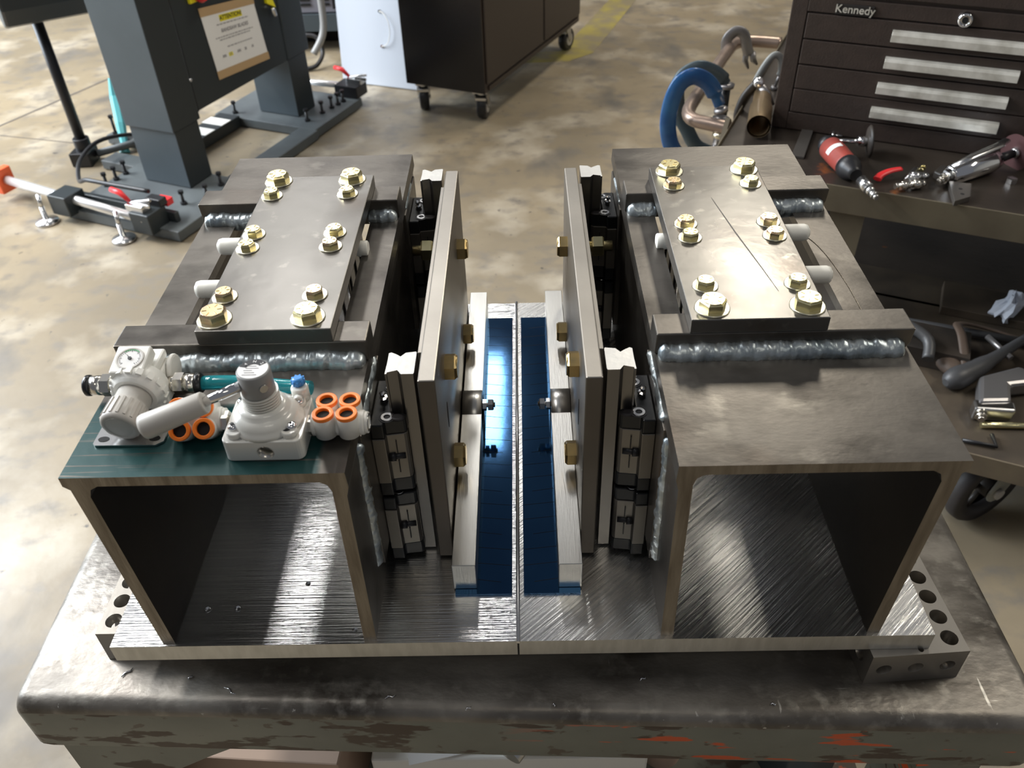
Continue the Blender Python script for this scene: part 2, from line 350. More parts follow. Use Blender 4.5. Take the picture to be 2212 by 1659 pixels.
def weld_mb(p0, p1, r, mb=None, seed=0, nrm=None, wob=1.):
    """fillet weld bead: overlapping crescent ripples on a fat, slightly uneven ridge"""
    rnd = random.Random(seed); p0 = Vector(p0); p1 = Vector(p1); Ln = (p1 - p0).length; N = max(10, int(Ln / .0011)); mb = mb or MB(); NS = 14
    a, b, c = frame(p1 - p0); vs = []; fs = []; per = .0062
    for i in range(N + 1):
        t = i / N; d = t * Ln; e = min(1, min(d, Ln - d) / (r * .9)); e = .35 + .65 * math.sqrt(max(0, 1 - (1 - e) ** 2))
        for k in range(NS):
            th = 2 * pi * k / NS; dd = d + .0022 * cos(2 * th)
            rip = ((dd / per + .35 * mn.noise(Vector((d * 60, seed, 0)))) % 1.0)
            rr_ = r * e * (1 + .085 * rip + .16 * wob * mn.noise(Vector((d * 130, cos(th) * 1.6, sin(th) * 1.6 + seed * 3))) + .07 * mn.noise(Vector((d * 420, cos(th) * 4, sin(th) * 4 + seed))))
            vs.append(p0 + c * d + (a * cos(th) + b * sin(th)) * rr_)
    for i in range(N):
        for k in range(NS): fs.append((i * NS + k, i * NS + (k + 1) % NS, (i + 1) * NS + (k + 1) % NS, (i + 1) * NS + k))
    fs.append(tuple(range(NS - 1, -1, -1))); fs.append(tuple(range(N * NS, N * NS + NS)))
    return mb.add(vs, fs, 0, True)
FZ = -.76; BZ = -.061
# ---------------------------------------------------------------- floor
fl = MB().box(-8, 6, -3, 12, FZ - .05, FZ).build('floor', 'floor'); tag(fl, kind='structure')
for nm, b in (('wall_back', (-8, 6, 12, 12.2)), ('wall_left', (-8.2, -8, -3, 12)), ('wall_right', (6, 6.2, -3, 12))):
    tag(MB().box(*b, FZ - .05, 3.5).build(nm, 'wallp'), kind='structure')
def strip(name, pts, wd, mt, h=.0012):
    mb = MB()
    for a, b in zip(pts[:-1], pts[1:]):
        a = Vector((*a, FZ)); b = Vector((*b, FZ)); d = (b - a).normalized(); n = Vector((-d.y, d.x, 0)) * wd / 2
        mb.add([a - n, b - n, b + n, a + n] + [p + Vector((0, 0, h)) for p in (a - n, b - n, b + n, a + n)],
               [(0, 3, 2, 1), (4, 5, 6, 7), (0, 1, 5, 4), (1, 2, 6, 5), (2, 3, 7, 6), (3, 0, 4, 7)])
    return tag(mb.build(name, mt), kind='structure')
strip('trim_1', [(-3.1, 1.25), (-2.197, 3.03), (-1.3, 4.8), (-.2, 6.9)], .012, 'crack')
strip('trim_2', [(-2.15, 2.93), (-1.75, 2.82)], .005, 'crack')
ym = MB()
ym.add([(.235, 3.62, FZ + .0008), (.355, 3.72, FZ + .0008), (.95, 5.4, FZ + .0008), (1.5, 7.2, FZ + .0008), (1.33, 7.2, FZ + .0008), (.81, 5.4, FZ + .0008), (.20, 3.75, FZ + .0008)], [(0, 1, 2, 5, 6), (5, 2, 3, 4)])
ym.add([(-.15, 3.60, FZ + .0006), (.24, 3.62, FZ + .0006), (.22, 3.76, FZ + .0006), (-.15, 3.74, FZ + .0006)], [(0, 1, 2, 3)])
tag(ym.build('floor_marking', 'yellow'), 'worn yellow painted line on the concrete beside the black rolling cabinet', 'floor marking')
# ---------------------------------------------------------------- bench
bench = empty('workbench', (0, .25, FZ), 'heavy steel workbench with worn grey-green apron carrying the welded fixture', 'workbench')
def by(x): return -.0366 - (x + .007) * .036
XL, XR, YB = -.458, .452, .585
mb = MB()
nx = 60; prof = [(0, -.004, 0), (.006, -.0012, 0)]
prof = []
rr = .014
prof.append((.0, .0)); 
pf = [(YB, BZ - .03), (YB, BZ)]
front = [(rr, 0)] + [(rr - rr * sin(a * pi / 2 / 6), -rr + rr * cos(a * pi / 2 / 6)) for a in range(1, 7)] + [(0, -.070), (.003, -.077), (.012, -.079)]
def section(x):
    y0 = by(x)
    return [(x, YB, BZ - .07), (x, YB, BZ)] + [(x, y0 + a, BZ + b) for a, b in front]
xs = [XL + .012 * (1 - cos(a * pi / 2 / 5)) for a in range(0, 0)]
stations = [(XL, -.010), (XL + .002, -.005), (XL + .006, -.0015), (XL + .012, 0), (XR - .012, 0), (XR - .006, -.0015), (XR - .002, -.005), (XR, -.010)]
vs = []; n = 2 + len(front)
for x, dz in stations:
    for (a, b, c) in section(x): vs.append((a, b if dz == 0 else b + (-dz * .5 if b < .3 else 0), c + dz if c > BZ - .02 else c))
fs = []
for i in range(len(stations) - 1):
    for j in range(n - 1): fs.append((i * n + j, (i + 1) * n + j, (i + 1) * n + j + 1, i * n + j + 1))
mb.add(vs, fs, 0, True)
mb.f.append([j for j in range(n)]); mb.m.append(0); mb.s.append(False)
mb.f.append([(len(stations) - 1) * n + j for j in range(n)]); mb.m.append(0); mb.s.append(False)
for i, f in enumerate(mb.f):
    c = sum((mb.v[j] for j in f), Vector()) / len(f)
    if c.z < BZ - .016: mb.m[i] = 1
mb.build('top', ['bench', 'apron'], bench)
ap = MB()
yA = lambda x: by(x) + .004
ap.add([(XL + .02, yA(XL), BZ - .05), (-.2504, yA(-.25), BZ - .05), (-.2504, yA(-.25), BZ - .062), (-.30, yA(-.3), BZ - .095), (-.36, yA(-.36), -.20), (-.40, yA(-.4), -.70), (XL + .02, yA(XL), -.70)] +
       [(XL + .02, yA(XL) + .01, BZ - .05), (-.2504, yA(-.25) + .01, BZ - .05), (-.2504, yA(-.25) + .01, BZ - .062), (-.30, yA(-.3) + .01, BZ - .095), (-.36, yA(-.36) + .01, -.20), (-.40, yA(-.4) + .01, -.70), (XL + .02, yA(XL) + .01, -.70)],
       [(0, 1, 2, 3, 4, 5, 6), (7, 8, 9, 10, 11, 12, 13)] + [(i, (i + 1) % 7, 7 + (i + 1) % 7, 7 + i) for i in range(7)])
ap.build('leg_gusset', 'apron', bench, org=(-.4, -.02, -.4))
def leg(x, y): return MB().prism([(x, y), (x + .06, y), (x + .06, y + .006), (x + .006, y + .006), (x + .006, y + .06), (x, y + .06)], 'z', FZ, BZ - .055).build('leg', 'apron', bench, org=(x, y, FZ))
leg(XL + .02, by(XL) + .02); leg(XR - .08, by(XR) + .02); leg(XL + .02, YB - .08); leg(XR - .08, YB - .08)
MB().box(XL + .03, XR - .03, .02, YB - .02, -.46, -.452).build('lower_shelf', 'apron', bench)
# things on the lower shelf
def yawbox(x0, x1, y0, y1, z0, z1, a, mb=None):
    c = Vector(((x0 + x1) / 2, (y0 + y1) / 2, 0)); T = Matrix.Translation(c) @ Matrix.Rotation(radians(a), 4, 'Z') @ Matrix.Translation(-c)
    mb = mb or MB(); mb.T = T; mb.box(x0, x1, y0, y1, z0, z1); return mb
tag(yawbox(-.40, -.20, .045, .30, -.452, -.30, -4).build('cardboard_box', 'cardb', bevel=.002), 'plain brown cardboard box on the shelf under the bench', 'box')
def sheet(x0, x1, y0, y1, z, a, label):
    o = yawbox(x0, x1, y0, y1, z, z + .0012, a).build('paper_sheet', 'paper'); return tag(o, label, 'paper')
tag(yawbox(-.180, .143, .06, .40, -.452, -.335, 0).build('paper_stack_box', 'white', bevel=.003), 'white carton under the bench covered with loose printed sheets', 'carton')
s1 = sheet(-.16, .02, .07, .30, -.3345, 12, 'white printed drawing sheet lying askew, left of the two under the bench')
s2 = sheet(.040, .140, .072, .28, -.3345, -6, 'white printed drawing sheet on the right, under the bench front')
rnd = random.Random(3)
for s, cx in ((s1, -.07), (s2, .10)):
    mb = MB()
    for k in range(26):
        x = cx + rnd.uniform(-.055, .05); y = .085 + rnd.uniform(0, .06); ww = rnd.uniform(.003, .014); hh = .0012
        mb.box(x, x + ww, y, y + hh, -.3333, -.3330)
    mb.build('print', 'greyink', s)
tag(MB().sweep([(-.02, .06, -.322), (.01, .10, -.322), (.03, .16, -.322)], .011, 12, sx=1.6).build('aluminium_offcut', 'alu'), 'short rounded aluminium offcut lying on the papers under the bench', 'offcut')
tag(MB().lathe([(.027, 0), (.027, .14), (.020, .14), (.020, .002)], (.175, .13, -.452), (0, 0, 1), 24, close=False).add([(.175 + .02 * cos(t * pi / 8), .13 + .02 * sin(t * pi / 8), -.450) for t in range(16)], [tuple(range(16))]).build('cardboard_tube', 'cardb'), 'upright cardboard tube on the shelf under the bench, right of the sheets', 'tube')
tag(yawbox(.30, .38, .08, .14, -.452, -.36, 20).build('dark_tin', 'clampg', bevel=.002), 'dark green-grey tin in shadow under the bench, far right', 'tin')
# 2-4-6 blocks under the base plate
def drill_block(x0, x1, y0, y1, z0, z1, a, label):
    o = yawbox(x0, x1, y0, y1, z0, z1, a).build('setup_block', 'ground', bevel=.0008)
    c = Vector(((x0 + x1) / 2, (y0 + y1) / 2, 0)); T = Matrix.Translation(c) @ Matrix.Rotation(radians(a), 4, 'Z') @ Matrix.Translation(-c)
    zc = (z0 + z1) / 2; w3 = (x1 - x0)
    for grp in (0, 1, 2):
        m = MB(T)
        if grp == 0:
            for i in (1, 3, 5): m.cyl((x0 + w3 * i / 6, y0 - .002, zc), (x0 + w3 * i / 6, y0 + .03, zc), .0068, n=24)
        elif grp == 1:
            for j in range(6): m.cyl((x1 - .012, y0 + .014 + .0215 * j, z1 - .03), (x1 - .012, y0 + .014 + .0215 * j, z1 + .002), .0075, n=24)
            for j in range(6): m.cyl((x0 + .012, y0 + .014 + .0215 * j, z1 - .03), (x0 + .012, y0 + .014 + .0215 * j, z1 + .002), .0075 if x0 < 0 else .005, n=24)
            m.cyl((x0 + .043, y0 + .0045, z1 - .012), (x0 + .043, y0 + .0045, z1 + .002), .0024, n=12)
        else:
            for j in range(3): m.cyl((x0 - .002, y0 + .02 + .043 * j, zc), (x0 + .018, y0 + .02 + .043 * j, zc), .0085, n=24)
        cut(o, m)
    return tag(o, label, 'block', 'drilled steel setup blocks under the base plate')
drill_block(.2985, .3825, -.009, .121, BZ, -.0202, 3.5, 'drilled ground-steel block under the right front corner of the base plate')
drill_block(-.3815, -.2975, .024, .150, BZ, -.0202, 0, 'drilled ground-steel block under the left front corner of the base plate')
drill_block(-.3415, -.2575, .34, .47, BZ, -.0202, 0, 'drilled ground-steel block hidden under the left rear of the base plate')
drill_block(.2775, .3615, .34, .47, BZ, -.0202, 0, 'drilled ground-steel block hidden under the right rear of the base plate')
# ---------------------------------------------------------------- base plate
base = MB().box(-.3515, -.0008, -.0034, .505, -.0199, 0).build('base_plate', ['basel', 'aluedge'])
for p in base.data.polygons:
    if abs(p.normal.z) < .5: p.material_index = 1
hm = MB()
for x, y in ((-.2767, .0342), (-.2498, .0347), (-.1915, .0602), (-.1414, .0102)): hm.cyl((x, y, -.012), (x, y, .002), .0026, n=16)
cut(base, hm)
tag(base, 'polished aluminium base plate under the left half of the fixture', 'plate')
base2 = MB().box(.0008, .3519, -.0034, .505, -.0199, 0).build('base_plate', ['baser', 'aluedge'])
for p in base2.data.polygons:
    if abs(p.normal.z) < .5: p.material_index = 1
tag(base2, 'swirl-brushed aluminium base plate under the right half of the fixture', 'plate')
tag(MB().cyl((0, -.0052, .0012), (0, .505, .0012), .0017, n=12).build('centre_rod', 'steel'), 'thin bright rod lying along the seam between the two base plates', 'rod')
for x, y in ((-.2767, .0342), (-.2498, .0347)):
    MB().ring(.0036, .0026, (x, y, 0), (0, 0, 1), .0004, 20).build('hole_rim', 'steel', base)
# ---------------------------------------------------------------- welded frames
def mirror(s): return Matrix.Scale(-1, 4, (1, 0, 0)) if s > 0 else Matrix.Identity(4)
proto = {}
def bolt_pair(parent, x, y, z, big, k):
    key = ('big' if big else 'small') + str(k % 3)
    if key not in proto:
        rc, h, rw = (.0112, .0082, .0142) if big else (.0078, .0058, .0108)
        m = MB().lathe([(rc, 0), (rc, h * .78), (rc * .86, h)], (0, 0, .0012), (0, 0, 1), 6, 0, False, ph=.3 + k * .37)
        m.lathe([(rc * .84, h - .0004), (rc * .80, h + .0003)], (0, 0, .0012), (0, 0, 1), 24, 0)
        for q in range(6):
            a = q * pi / 3 + .2; d = Vector((cos(a), sin(a), 0)); nn = Vector((-d.y, d.x, 0)) * rc * .035; z0 = h + .0015; z1 = z0 + .0003
            pts = [d * rc * .38 - nn, d * rc * .7 - nn, d * rc * .7 + nn, d * rc * .38 + nn]
            m.add([(p.x, p.y, z0 - .0003) for p in pts] + [(p.x, p.y, z1) for p in pts], [(4, 5, 6, 7), (0, 1, 5, 4), (1, 2, 6, 5), (2, 3, 7, 6), (3, 0, 4, 7)], 1)
        pink = (k % 3 == 1)
        b = m.build('bolt', ['zincp' if pink else 'zinc', 'brass'], parent, org=(0, 0, 0))
        ws = MB().lathe([(rw, 0), (rw, .0010), (rw * .95, .0014)], (0, 0, 0), (0, 0, 1), 28, 0).build('washer', 'washer', b, org=(0, 0, 0))
        proto[key] = (b, ws); b.location = Vector((x, y, z)) - wl(parent); ws.location = (0, 0, 0); return b
    b0, w0 = proto[key]; b = inst(b0, parent, (x, y, z)); w_ = w0.copy(); COL.objects.link(w_); w_.parent = b; w_.location = (0, 0, 0); return b
BOX = [(-.3210, .2040), (-.3210, .1955), (-.3165, .1915), (-.3060, 0), (-.2955, 0), (-.3045, .1840), (-.3020, .1915), (-.2960, .1950),
       (-.1370, .1950), (-.1315, .1920), (-.1290, .1850), (-.1320, 0), (-.1213, 0), (-.1190, .1800), (-.1165, .1900), (-.1173, .2040)]
def welded_frame(s):
    side = 'left' if s < 0 else 'right'; T = mirror(s)
    fr = empty('welded_frame', (s * .22, .26, 0), {'left': 'left welded steel box frame with teal-dyed front, carrying the pneumatic parts',
               'right': 'right welded steel box frame with bare front top and open mouth'}[side], 'steel frame')
    topm = 'dye' if s < 0 else 'scale'
    m = MB(T); m.prism(BOX, 'y', 0, .157, 0, 1); m.prism(BOX, 'y', .372, .52, 0, 1)
    m.prism(BOX[:7] + [(-.3000, .1950), (-.2855, .1950), (-.2855, .2040)], 'y', .157, .372, 0)
    m.prism([(-.1460, .2040), (-.1460, .1950), (-.1370, .1950)] + BOX[9:], 'y', .157, .372, 0)
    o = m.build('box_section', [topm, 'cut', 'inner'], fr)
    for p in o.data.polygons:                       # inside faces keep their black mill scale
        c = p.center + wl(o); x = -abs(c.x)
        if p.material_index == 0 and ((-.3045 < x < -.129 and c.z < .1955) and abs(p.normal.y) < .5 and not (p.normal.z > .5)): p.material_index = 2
    for y0, y1, nm in ((.128, .157, 'front'), (.368, .400, 'rear')):
        m = MB(T); z0, z1 = .204, .224; xa, xb = -.3225, -.1168
        m.prism([(xa + .004, z0), (xa + .001, z0 + .006), (xa, z1), (xb, z1), (xb + .0005, z0)], 'y', y0, y1)
        m.build('cross_bar', 'scale', fr, bevel=.0012)
    MB(T).box(-.2525, -.1430, .128, .400, .224, .237).build('top_plate', ['plate'], fr, bevel=.0008)
    k = 0 if s < 0 else 2
    for j, (y, big) in enumerate(((.146, 1), (.178, 0), (.257, 0), (.282, 0), (.359, 0), (.393, 1))):
        for i, x in enumerate((.2400, .1640)):
            k += 1; bolt_pair(fr, s * x + (.0 if s < 0 else -.002), y - (.004 if j == 5 else .002), .237, big, k + (j + i) % 2)
    # actuators under the plate, plastic caps sticking out
    for (y0, y1, yc) in ((.170, .264, .225), (.273, .367, .300)):
        b = MB(T); b.box(-.240, -.158, y0, y1, .160, .224)
        for q in range(3): b.box(-.158, -.1565, y0 + .008 + q * .030, y0 + .026 + q * .030, .164, .221)
        ao = b.build('actuator_block', 'steel', fr, bevel=.0015)
        m = MB(T); m.lathe([(.0078, 0), (.0082, .0015), (.0082, .037), (.0072, .0405), (.0045, .0415)], (-.243, yc, .214), (-1, 0, 0), 22)
        m.cyl((-.284, yc, .214), (-.2852, yc, .214), .0045, n=12)
        m.build('plastic_cap', 'nylon', ao)
        if yc > .28:
            MB(T).lathe([(.0072, 0), (.0078, .001), (.0078, .010), (.0068, .011)], (-.1505, yc, .208), (1, 0, 0), 20).build('plastic_cap', 'nylon', ao)
    # weld beads
    def W(p0, p1, r, sd, wob=1.): weld_mb((p0[0], p0[1], p0[2]), (p1[0], p1[1], p1[2]), r, MB(T), sd, wob=wob).build('weld_bead', 'weld', fr)
    W((-.3165, .1272, .2046), (-.1190, .1272, .2046), .0098, 1 + s, 1.5)
    W((-.2855 - .033, .3672, .2048), (-.2600, .3672, .2048), .0094, 4 + s, 1.6); W((-.1490, .3672, .2048), (-.1185, .3672, .2048), .0090, 6 + s, 1.6)
    W((-.1185, .064, .1890), (-.1185, .150, .1890), .0042, 8 + s, 2.); W((-.1215, .0535, .182), (-.1222, .0535, .036), .0058, 10 + s, 2.4)
    W((-.1185, .415, .1885), (-.1185, .475, .1885), .0032, 12 + s)
    # mounting plates with their linear bearing carriages
    for y0, y1 in ((.054, .158), (.402, .500)):
        MB(T).prism([(y0, .036), (y1, .030), (y1, .186), (y0, .188)], 'x', -.1210, -.1153).build('mounting_plate', 'scale', fr, bevel=.0006)
    for yc in (.1125, .4455):
        for zb in (0, .0855):
            prof = [(-.1152, yc - .030), (-.1045, yc - .030), (-.1035, yc - .0245), (-.0895, yc - .0225), (-.0870, yc - .0205), (-.0870, yc - .0155), (-.0925, yc - .0125), (-.0925, yc - .0155), (-.1002, yc - .0155),
                    (-.1002, yc + .0155), (-.0925, yc + .0155), (-.0925, yc + .0125), (-.0870, yc + .0155), (-.0870, yc + .0205), (-.0895, yc + .0225), (-.1035, yc + .0245), (-.1045, yc + .030), (-.1152, yc + .030)]
            c = MB(T).prism(prof, 'z', zb + .0205, zb + .0715).build('bearing_carriage', 'carr', fr, bevel=.0006)
            pc = [(x + (.0006 if x > -.1 else 0), yc + (y - yc) * .97) for x, y in prof]
            for z0, z1 in ((zb + .0045, zb + .0205), (zb + .0715, zb + .0865)):
                MB(T).prism(pc, 'z', z0 + .0002, z1 - .0002).build('end_cap', 'black', c, bevel=.0012)
            m = MB(T)
            m.cyl((-.1030, yc - .0238, zb + .047), (-.0905, yc - .0220, zb + .047), .0032, n=14); m.cyl((-.1035, yc - .0238, zb + .047), (-.0985, yc - .0236, zb + .047), .0044, n=14)
            for zz in (.036, .058): m.box(-.0970, -.0962, yc - .0250, yc - .0210, zb + zz - .007, zb + zz + .007)
            m.build('side_screw', 'blackm', c)
            zt = zb + .0863
            for yy in (yc - .019, yc + .019):
                m = MB(T).ring(.0050, .0028, (-.1020, yy, zt), (0, 0, 1), .0010, 20, 0); m.ring(.0068, .0056, (-.1020, yy, zt), (0, 0, 1), .0004, 20, 1); m.cyl((-.1020, yy, zt - .0010), (-.1020, yy, zt + .0002), .0028, n=6, sm=False, mi=1)
                m.build('cap_screw', ['steel', 'blackm'], c)
            if zb > 0:
                m = MB(T).lathe([(.0030, 0), (.0034, .001), (.0034, .004), (.0016, .005), (.0016, .0065), (.0024, .0075), (.0024, .0095), (.0010, .0105)], (-.1065, yc + .003, zt), (-.1, -.25, 1), 8, sm=False)
                m.build('grease_nipple', 'chrome', c)
                m = MB(T)
                m.lathe([(.0085, 0), (.0085, .0012), (.0050, .0022)], (-.0935, yc - .0190, zt - .001), (0, 0, 1), 14, sx=.8, sy=.5)
                m.build('wiper_seal', 'rubber', c)
    return fr
welded_frame(-1)
fr2 = welded_frame(1)
sm_ = MB(); sm_.add([(.1945, .331, .2372), (.1949, .331, .2372), (.2053, .262, .2372), (.2155, .200, .2372), (.2206, .166, .2372), (.2203, .166, .2372), (.2148, .200, .2372), (.2040, .262, .2372)], [(0, 1, 2, 7), (7, 2, 3, 6), (6, 3, 4, 5)])
sm_.build('scratch', 'blackm', fr2)
arc = [(.283 + .018 * sin(t), .2 + .11 * cos(t) - .0, .2043) for t in [i * pi / 24 * 1.0 for i in range(2, 17)]]
MB().sweep(arc, .00045, 5).build('scribed_line', 'cut', fr2)
# ---------------------------------------------------------------- sliding plates with rails
hexm = {}
def sliding_plate(s):
    T = mirror(s); dx = 0 if s < 0 else .0015
    side = 'left' if s < 0 else 'right'
    fr = empty('sliding_plate', (s * .066, .27, .003), f'tall upright ground-steel plate with two guide rails on the {side} of the centre gap', 'sliding plate')
    T = mirror(s) @ Matrix.Translation((dx, 0, 0))
    MB(T).box(-.0728, -.0592, .087, .452, .003, .2145).build('plate', ['groundface', 'ground'], fr, bevel=.0012)
    o = fr.children[0]
    for p in o.data.polygons:
        if p.normal.z > .5: p.material_index = 1
    MB(T).box(-.0768, -.0728, .131, .425, .02, .2085).build('stiffener', 'ground', fr, bevel=.0005)
    for yc in (.1125, .4455):
        R = [(-.0770, yc - .0125), (-.0775, yc - .0143), (-.0880, yc - .0143), (-.0915, yc - .0092), (-.1000, yc - .0118), (-.1003, yc - .0138), (-.1018, yc - .0138), (-.1012, yc),
             (-.1012, yc + .0128), (-.0990, yc + .0138), (-.0945, yc + .0112), (-.0905, yc + .0082), (-.0865, yc + .0130), (-.0775, yc + .0143), (-.0770, yc + .0125)]
        R = [((x + .0770) * .93 - .0765, y) for x, y in R]
        MB(T).prism(R, 'z', .003, .213, 0, 1).build('guide_rail', ['rail', 'railend'], fr)
    for y, z in ((.164, .167), (.169, .054), (.369, .164), (.366, .054)):
        m = MB(T); c = (-.0592, y, z)
        m.lathe([(.0122, .0), (.0122, .0085), (.0104, .0105)], c, (1, 0, 0), 6, 0, False, ph=pi / 2)
        m.lathe([(.0098, .0100), (.0098, .0110)], c, (1, 0, 0), 20)
        m.build('hex_bolt', 'brass', fr)
    m = MB(T); m.lathe([(.0055, 0), (.0055, .030)], (-.0768, .368, .164), (-1, 0, 0), 14)
    for q in range(6): m.ring(.0061, .0054, (-.0782 - q * .0014, .368, .164), (-1, 0, 0), .0006, 14)
    m.build('stud', 'zinc', fr)
    MB(T).lathe([(.0105, 0), (.0118, .0015), (.0118, .011), (.0104, .0125)], (-.0850, .368, .164), (-1, 0, 0), 6, 0, False, ph=pi / 2).build('nut', 'zinc', fr)
    m = MB(T)
    for y, z in ((.148, .125), (.155, .02)):
        m.lathe([(.0030, 0), (.0030, .0003)], (-.0592, y, z), (1, 0, 0), 14, sx=1, sy=5)
    m.build('slot', 'dark', fr)
sliding_plate(-1); sliding_plate(1)
# ---------------------------------------------------------------- aluminium bars + blue strips in the centre
for s in (-1, 1):
    side = 'left' if s < 0 else 'right'; T = mirror(s)
    st = MB(T).box(-.0560, -.0053, .0440, .4690, .0002, .0022).build('blue_strip', 'blue')
    tag(st, f'dark blue mirror-polished strip on the base plate, {side} of the centre rod', 'strip', 'blue strips beside the centre rod')
    m = MB(T)
    for q in range(22):
        y = .060 + q * .0185; x1 = -.0062 if q % 3 else -.0150
        m.add([(-.0370, y, .00225), (x1, y - .0035, .00225), (x1, y - .0030, .0023), (-.0370, y + .0005, .0023)], [(0, 1, 2, 3)])
    m.build('graduation_lines', 'dark', st)
    br = MB(T).box(-.0575, -.0366, .0500, .4800, .0024, .0350).build('aluminium_bar', 'alu', bevel=.0006)
    tag(br, f'square aluminium bar standing beside the {side} sliding plate', 'bar', 'aluminium bars along the centre gap')
    MB(T).lathe([(.0262, 0), (.0262, .0200), (.0250, .0206)], (-.0572, .268, .0175), (1, 0, 0), 48).build('boss', 'alu', br)
    m = MB(T); c = (-.0366, .262, .036)
    m.lathe([(.0028, 0), (.0028, .014)], c, (1, 0, 0), 10)
    m.lathe([(.0062, .001), (.0062, .0050)], c, (1, 0, 0), 6, sm=False); m.lathe([(.0066, .0065), (.0066, .0115), (.0056, .0125)], c, (1, 0, 0), 6, sm=False, ph=.3)
    m.build('nut_and_screw', 'steel', br)
# ---------------------------------------------------------------- pneumatic parts on the left frame
H = .204
# regulator lying on its back: body, gauge, bonnet, knob, fittings
rg = empty('air_regulator', (-.285, .075, H), 'off-white air regulator with square dial gauge and ribbed knob, teal tube plugged in its side', 'air regulator')
m = MB(); m.box(-.3020, -.2660, .0690, .1040, .2065, .2310); m.box(-.3000, -.2680, .0760, .1060, .2310, .2380); m.box(-.3050, -.2620, .0720, .0980, .2090, .2230)
m.cyl((-.2660, .100, .222), (-.262, .100, .222), .012, n=24)
m.build('body', 'white', rg, bevel=.0018)
Tg = basis((-.2835, .0800, .2480), (1, -.02, 0), (.02, 1, .22))
m = MB(Tg); m.prism([(-.0128, -.0135), (.0128, -.0135), (.0128, .0130), (-.0128, .0130)], 'z', -.010, .0, 0); gg = m.build('gauge_housing', 'white', rg, bevel=.0014)
m = MB(Tg); m.ring(.0102, .0090, (0, 0, 0), (0, 0, 1), .0008, 32); m.build('bezel', 'grey', gg)
m = MB(Tg); m.cyl((0, 0, 0), (0, 0, .00035), .0091, n=32); m.build('dial', 'paper', gg)
m = MB(Tg)
for q in range(25):
    a = radians(-45 + q * 11.25); d = Vector((cos(a), sin(a), 0)); nn = Vector((-d.y, d.x, 0)) * .00022; r0 = .0062 if q % 4 == 0 else .0070
    m.add([(p.x, p.y, .0005) for p in (d * r0 - nn, d * .0080 - nn, d * .0080 + nn, d * r0 + nn)], [(0, 1, 2, 3)])
for a, r1 in ((2.3, .0062), (2.3 + pi, .0024)):
    d = Vector((cos(a), sin(a), 0)); nn = Vector((-d.y, d.x, 0)) * .0005; m.add([(p.x, p.y, .0007) for p in (-nn, d * r1, nn)], [(0, 1, 2)])
m.cyl((0, 0, .0005), (0, 0, .0012), .0014, n=14); m.build('needle_and_scale', 'ink', gg)
m = MB(Tg)
for q in range(10):
    a0 = radians(48 + q * 8.5); a1 = a0 + radians(6.5)
    m.add([(.0086 * cos(a0), .0086 * sin(a0), .0006), (.0086 * cos(a1), .0086 * sin(a1), .0006), (.0078 * cos(a1), .0078 * sin(a1), .0006), (.0078 * cos(a0), .0078 * sin(a0), .0006)], [(0, 1, 2, 3)])
m.build('green_zone', 'green', gg)
ax = Vector((-.10, -1, -.16)).normalized(); p0 = Vector((-.2800, .0760, .2270))
m = MB(); m.lathe([(.0185, -.006), (.0195, 0), (.0205, .004), (.0195, .0075), (.0165, .009), (.0160, .012)], p0, ax, 40)
a_, b_, c_ = frame(ax)
for q in range(16):
    t = 2 * pi * q / 16; c = p0 + c_ * .0045 + (a_ * cos(t) + b_ * sin(t)) * .0200
    rdir = (a_ * cos(t) + b_ * sin(t)); tt = (-a_ * sin(t) + b_ * cos(t))
    pts = [c + tt * sx_ * .0022 + c_ * sy_ * .0028 + rdir * sz_ for sz_ in (-.001, .0013) for sx_, sy_ in ((-1, -1), (1, -1), (1, 1), (-1, 1))]
    m.add(pts, [(0, 1, 2, 3), (4, 5, 6, 7), (0, 1, 5, 4), (1, 2, 6, 5), (2, 3, 7, 6), (3, 0, 4, 7)])
m.build('bonnet_ring', 'white', rg)
m = MB(); m.lathe([(.0128, .010), (.0128, .022), (.0140, .0225), (.0148, .040), (.0136, .0425), (.0105, .043), (.0100, .0425)], p0, ax, 36)
for q in range(18):
    t = 2 * pi * q / 18; rdir = (a_ * cos(t) + b_ * sin(t)); tt = (-a_ * sin(t) + b_ * cos(t)); 
    pts = [p0 + c_ * hh + rdir * rr_ + tt * w_ for hh, rr_ in ((.024, .0138), (.024, .0148), (.0395, .0156), (.0395, .0145)) for w_ in (-.0009, .0009)]
    m.add(pts, [(0, 2, 4, 6), (1, 3, 5, 7), (0, 1, 3, 2), (2, 3, 5, 4), (4, 5, 7, 6), (6, 7, 1, 0)])
m.build('knob', 'greyd' if False else 'grey', rg)
def fitting(x0, x1, sgn):
    m = MB(); m.step([(.0062, 0, .006)], (x0, .0855, .2185), (sgn, 0, 0), 20)
    m.lathe([(.0088, .005), (.0088, .012)], (x0, .0855, .2185), (sgn, 0, 0), 6, sm=False); m.lathe([(.0078, .012), (.0078, .021)], (x0, .0855, .2185), (sgn, 0, 0), 24)
    o = m.build('push_fitting', 'nickel', rg)
    MB().lathe([(.0080, .021), (.0084, .0225), (.0084, .0245), (.0066, .0262), (.0048, .0262)], (x0, .0855, .2185), (sgn, 0, 0), 24).build('release_collar', 'black', o)
fitting(-.3035, -.332, -1); fitting(-.2640, -.24, 1)
m = MB().prism([(-.3080, .0330), (-.3060, .0310), (-.2610, .0305), (-.2560, .0345), (-.2560, .072), (-.3080, .072)], 'z', H + .0004, H + .0020)
ft = m.build('foot_bracket', 'steel', rg)
for x in (-.3015, -.2635): MB().lathe([(.0028, 0), (.0028, .0003)], (x, .0375, H + .002), (0, 0, 1), 16, sx=1.5).build('slot_hole', 'dark', ft)
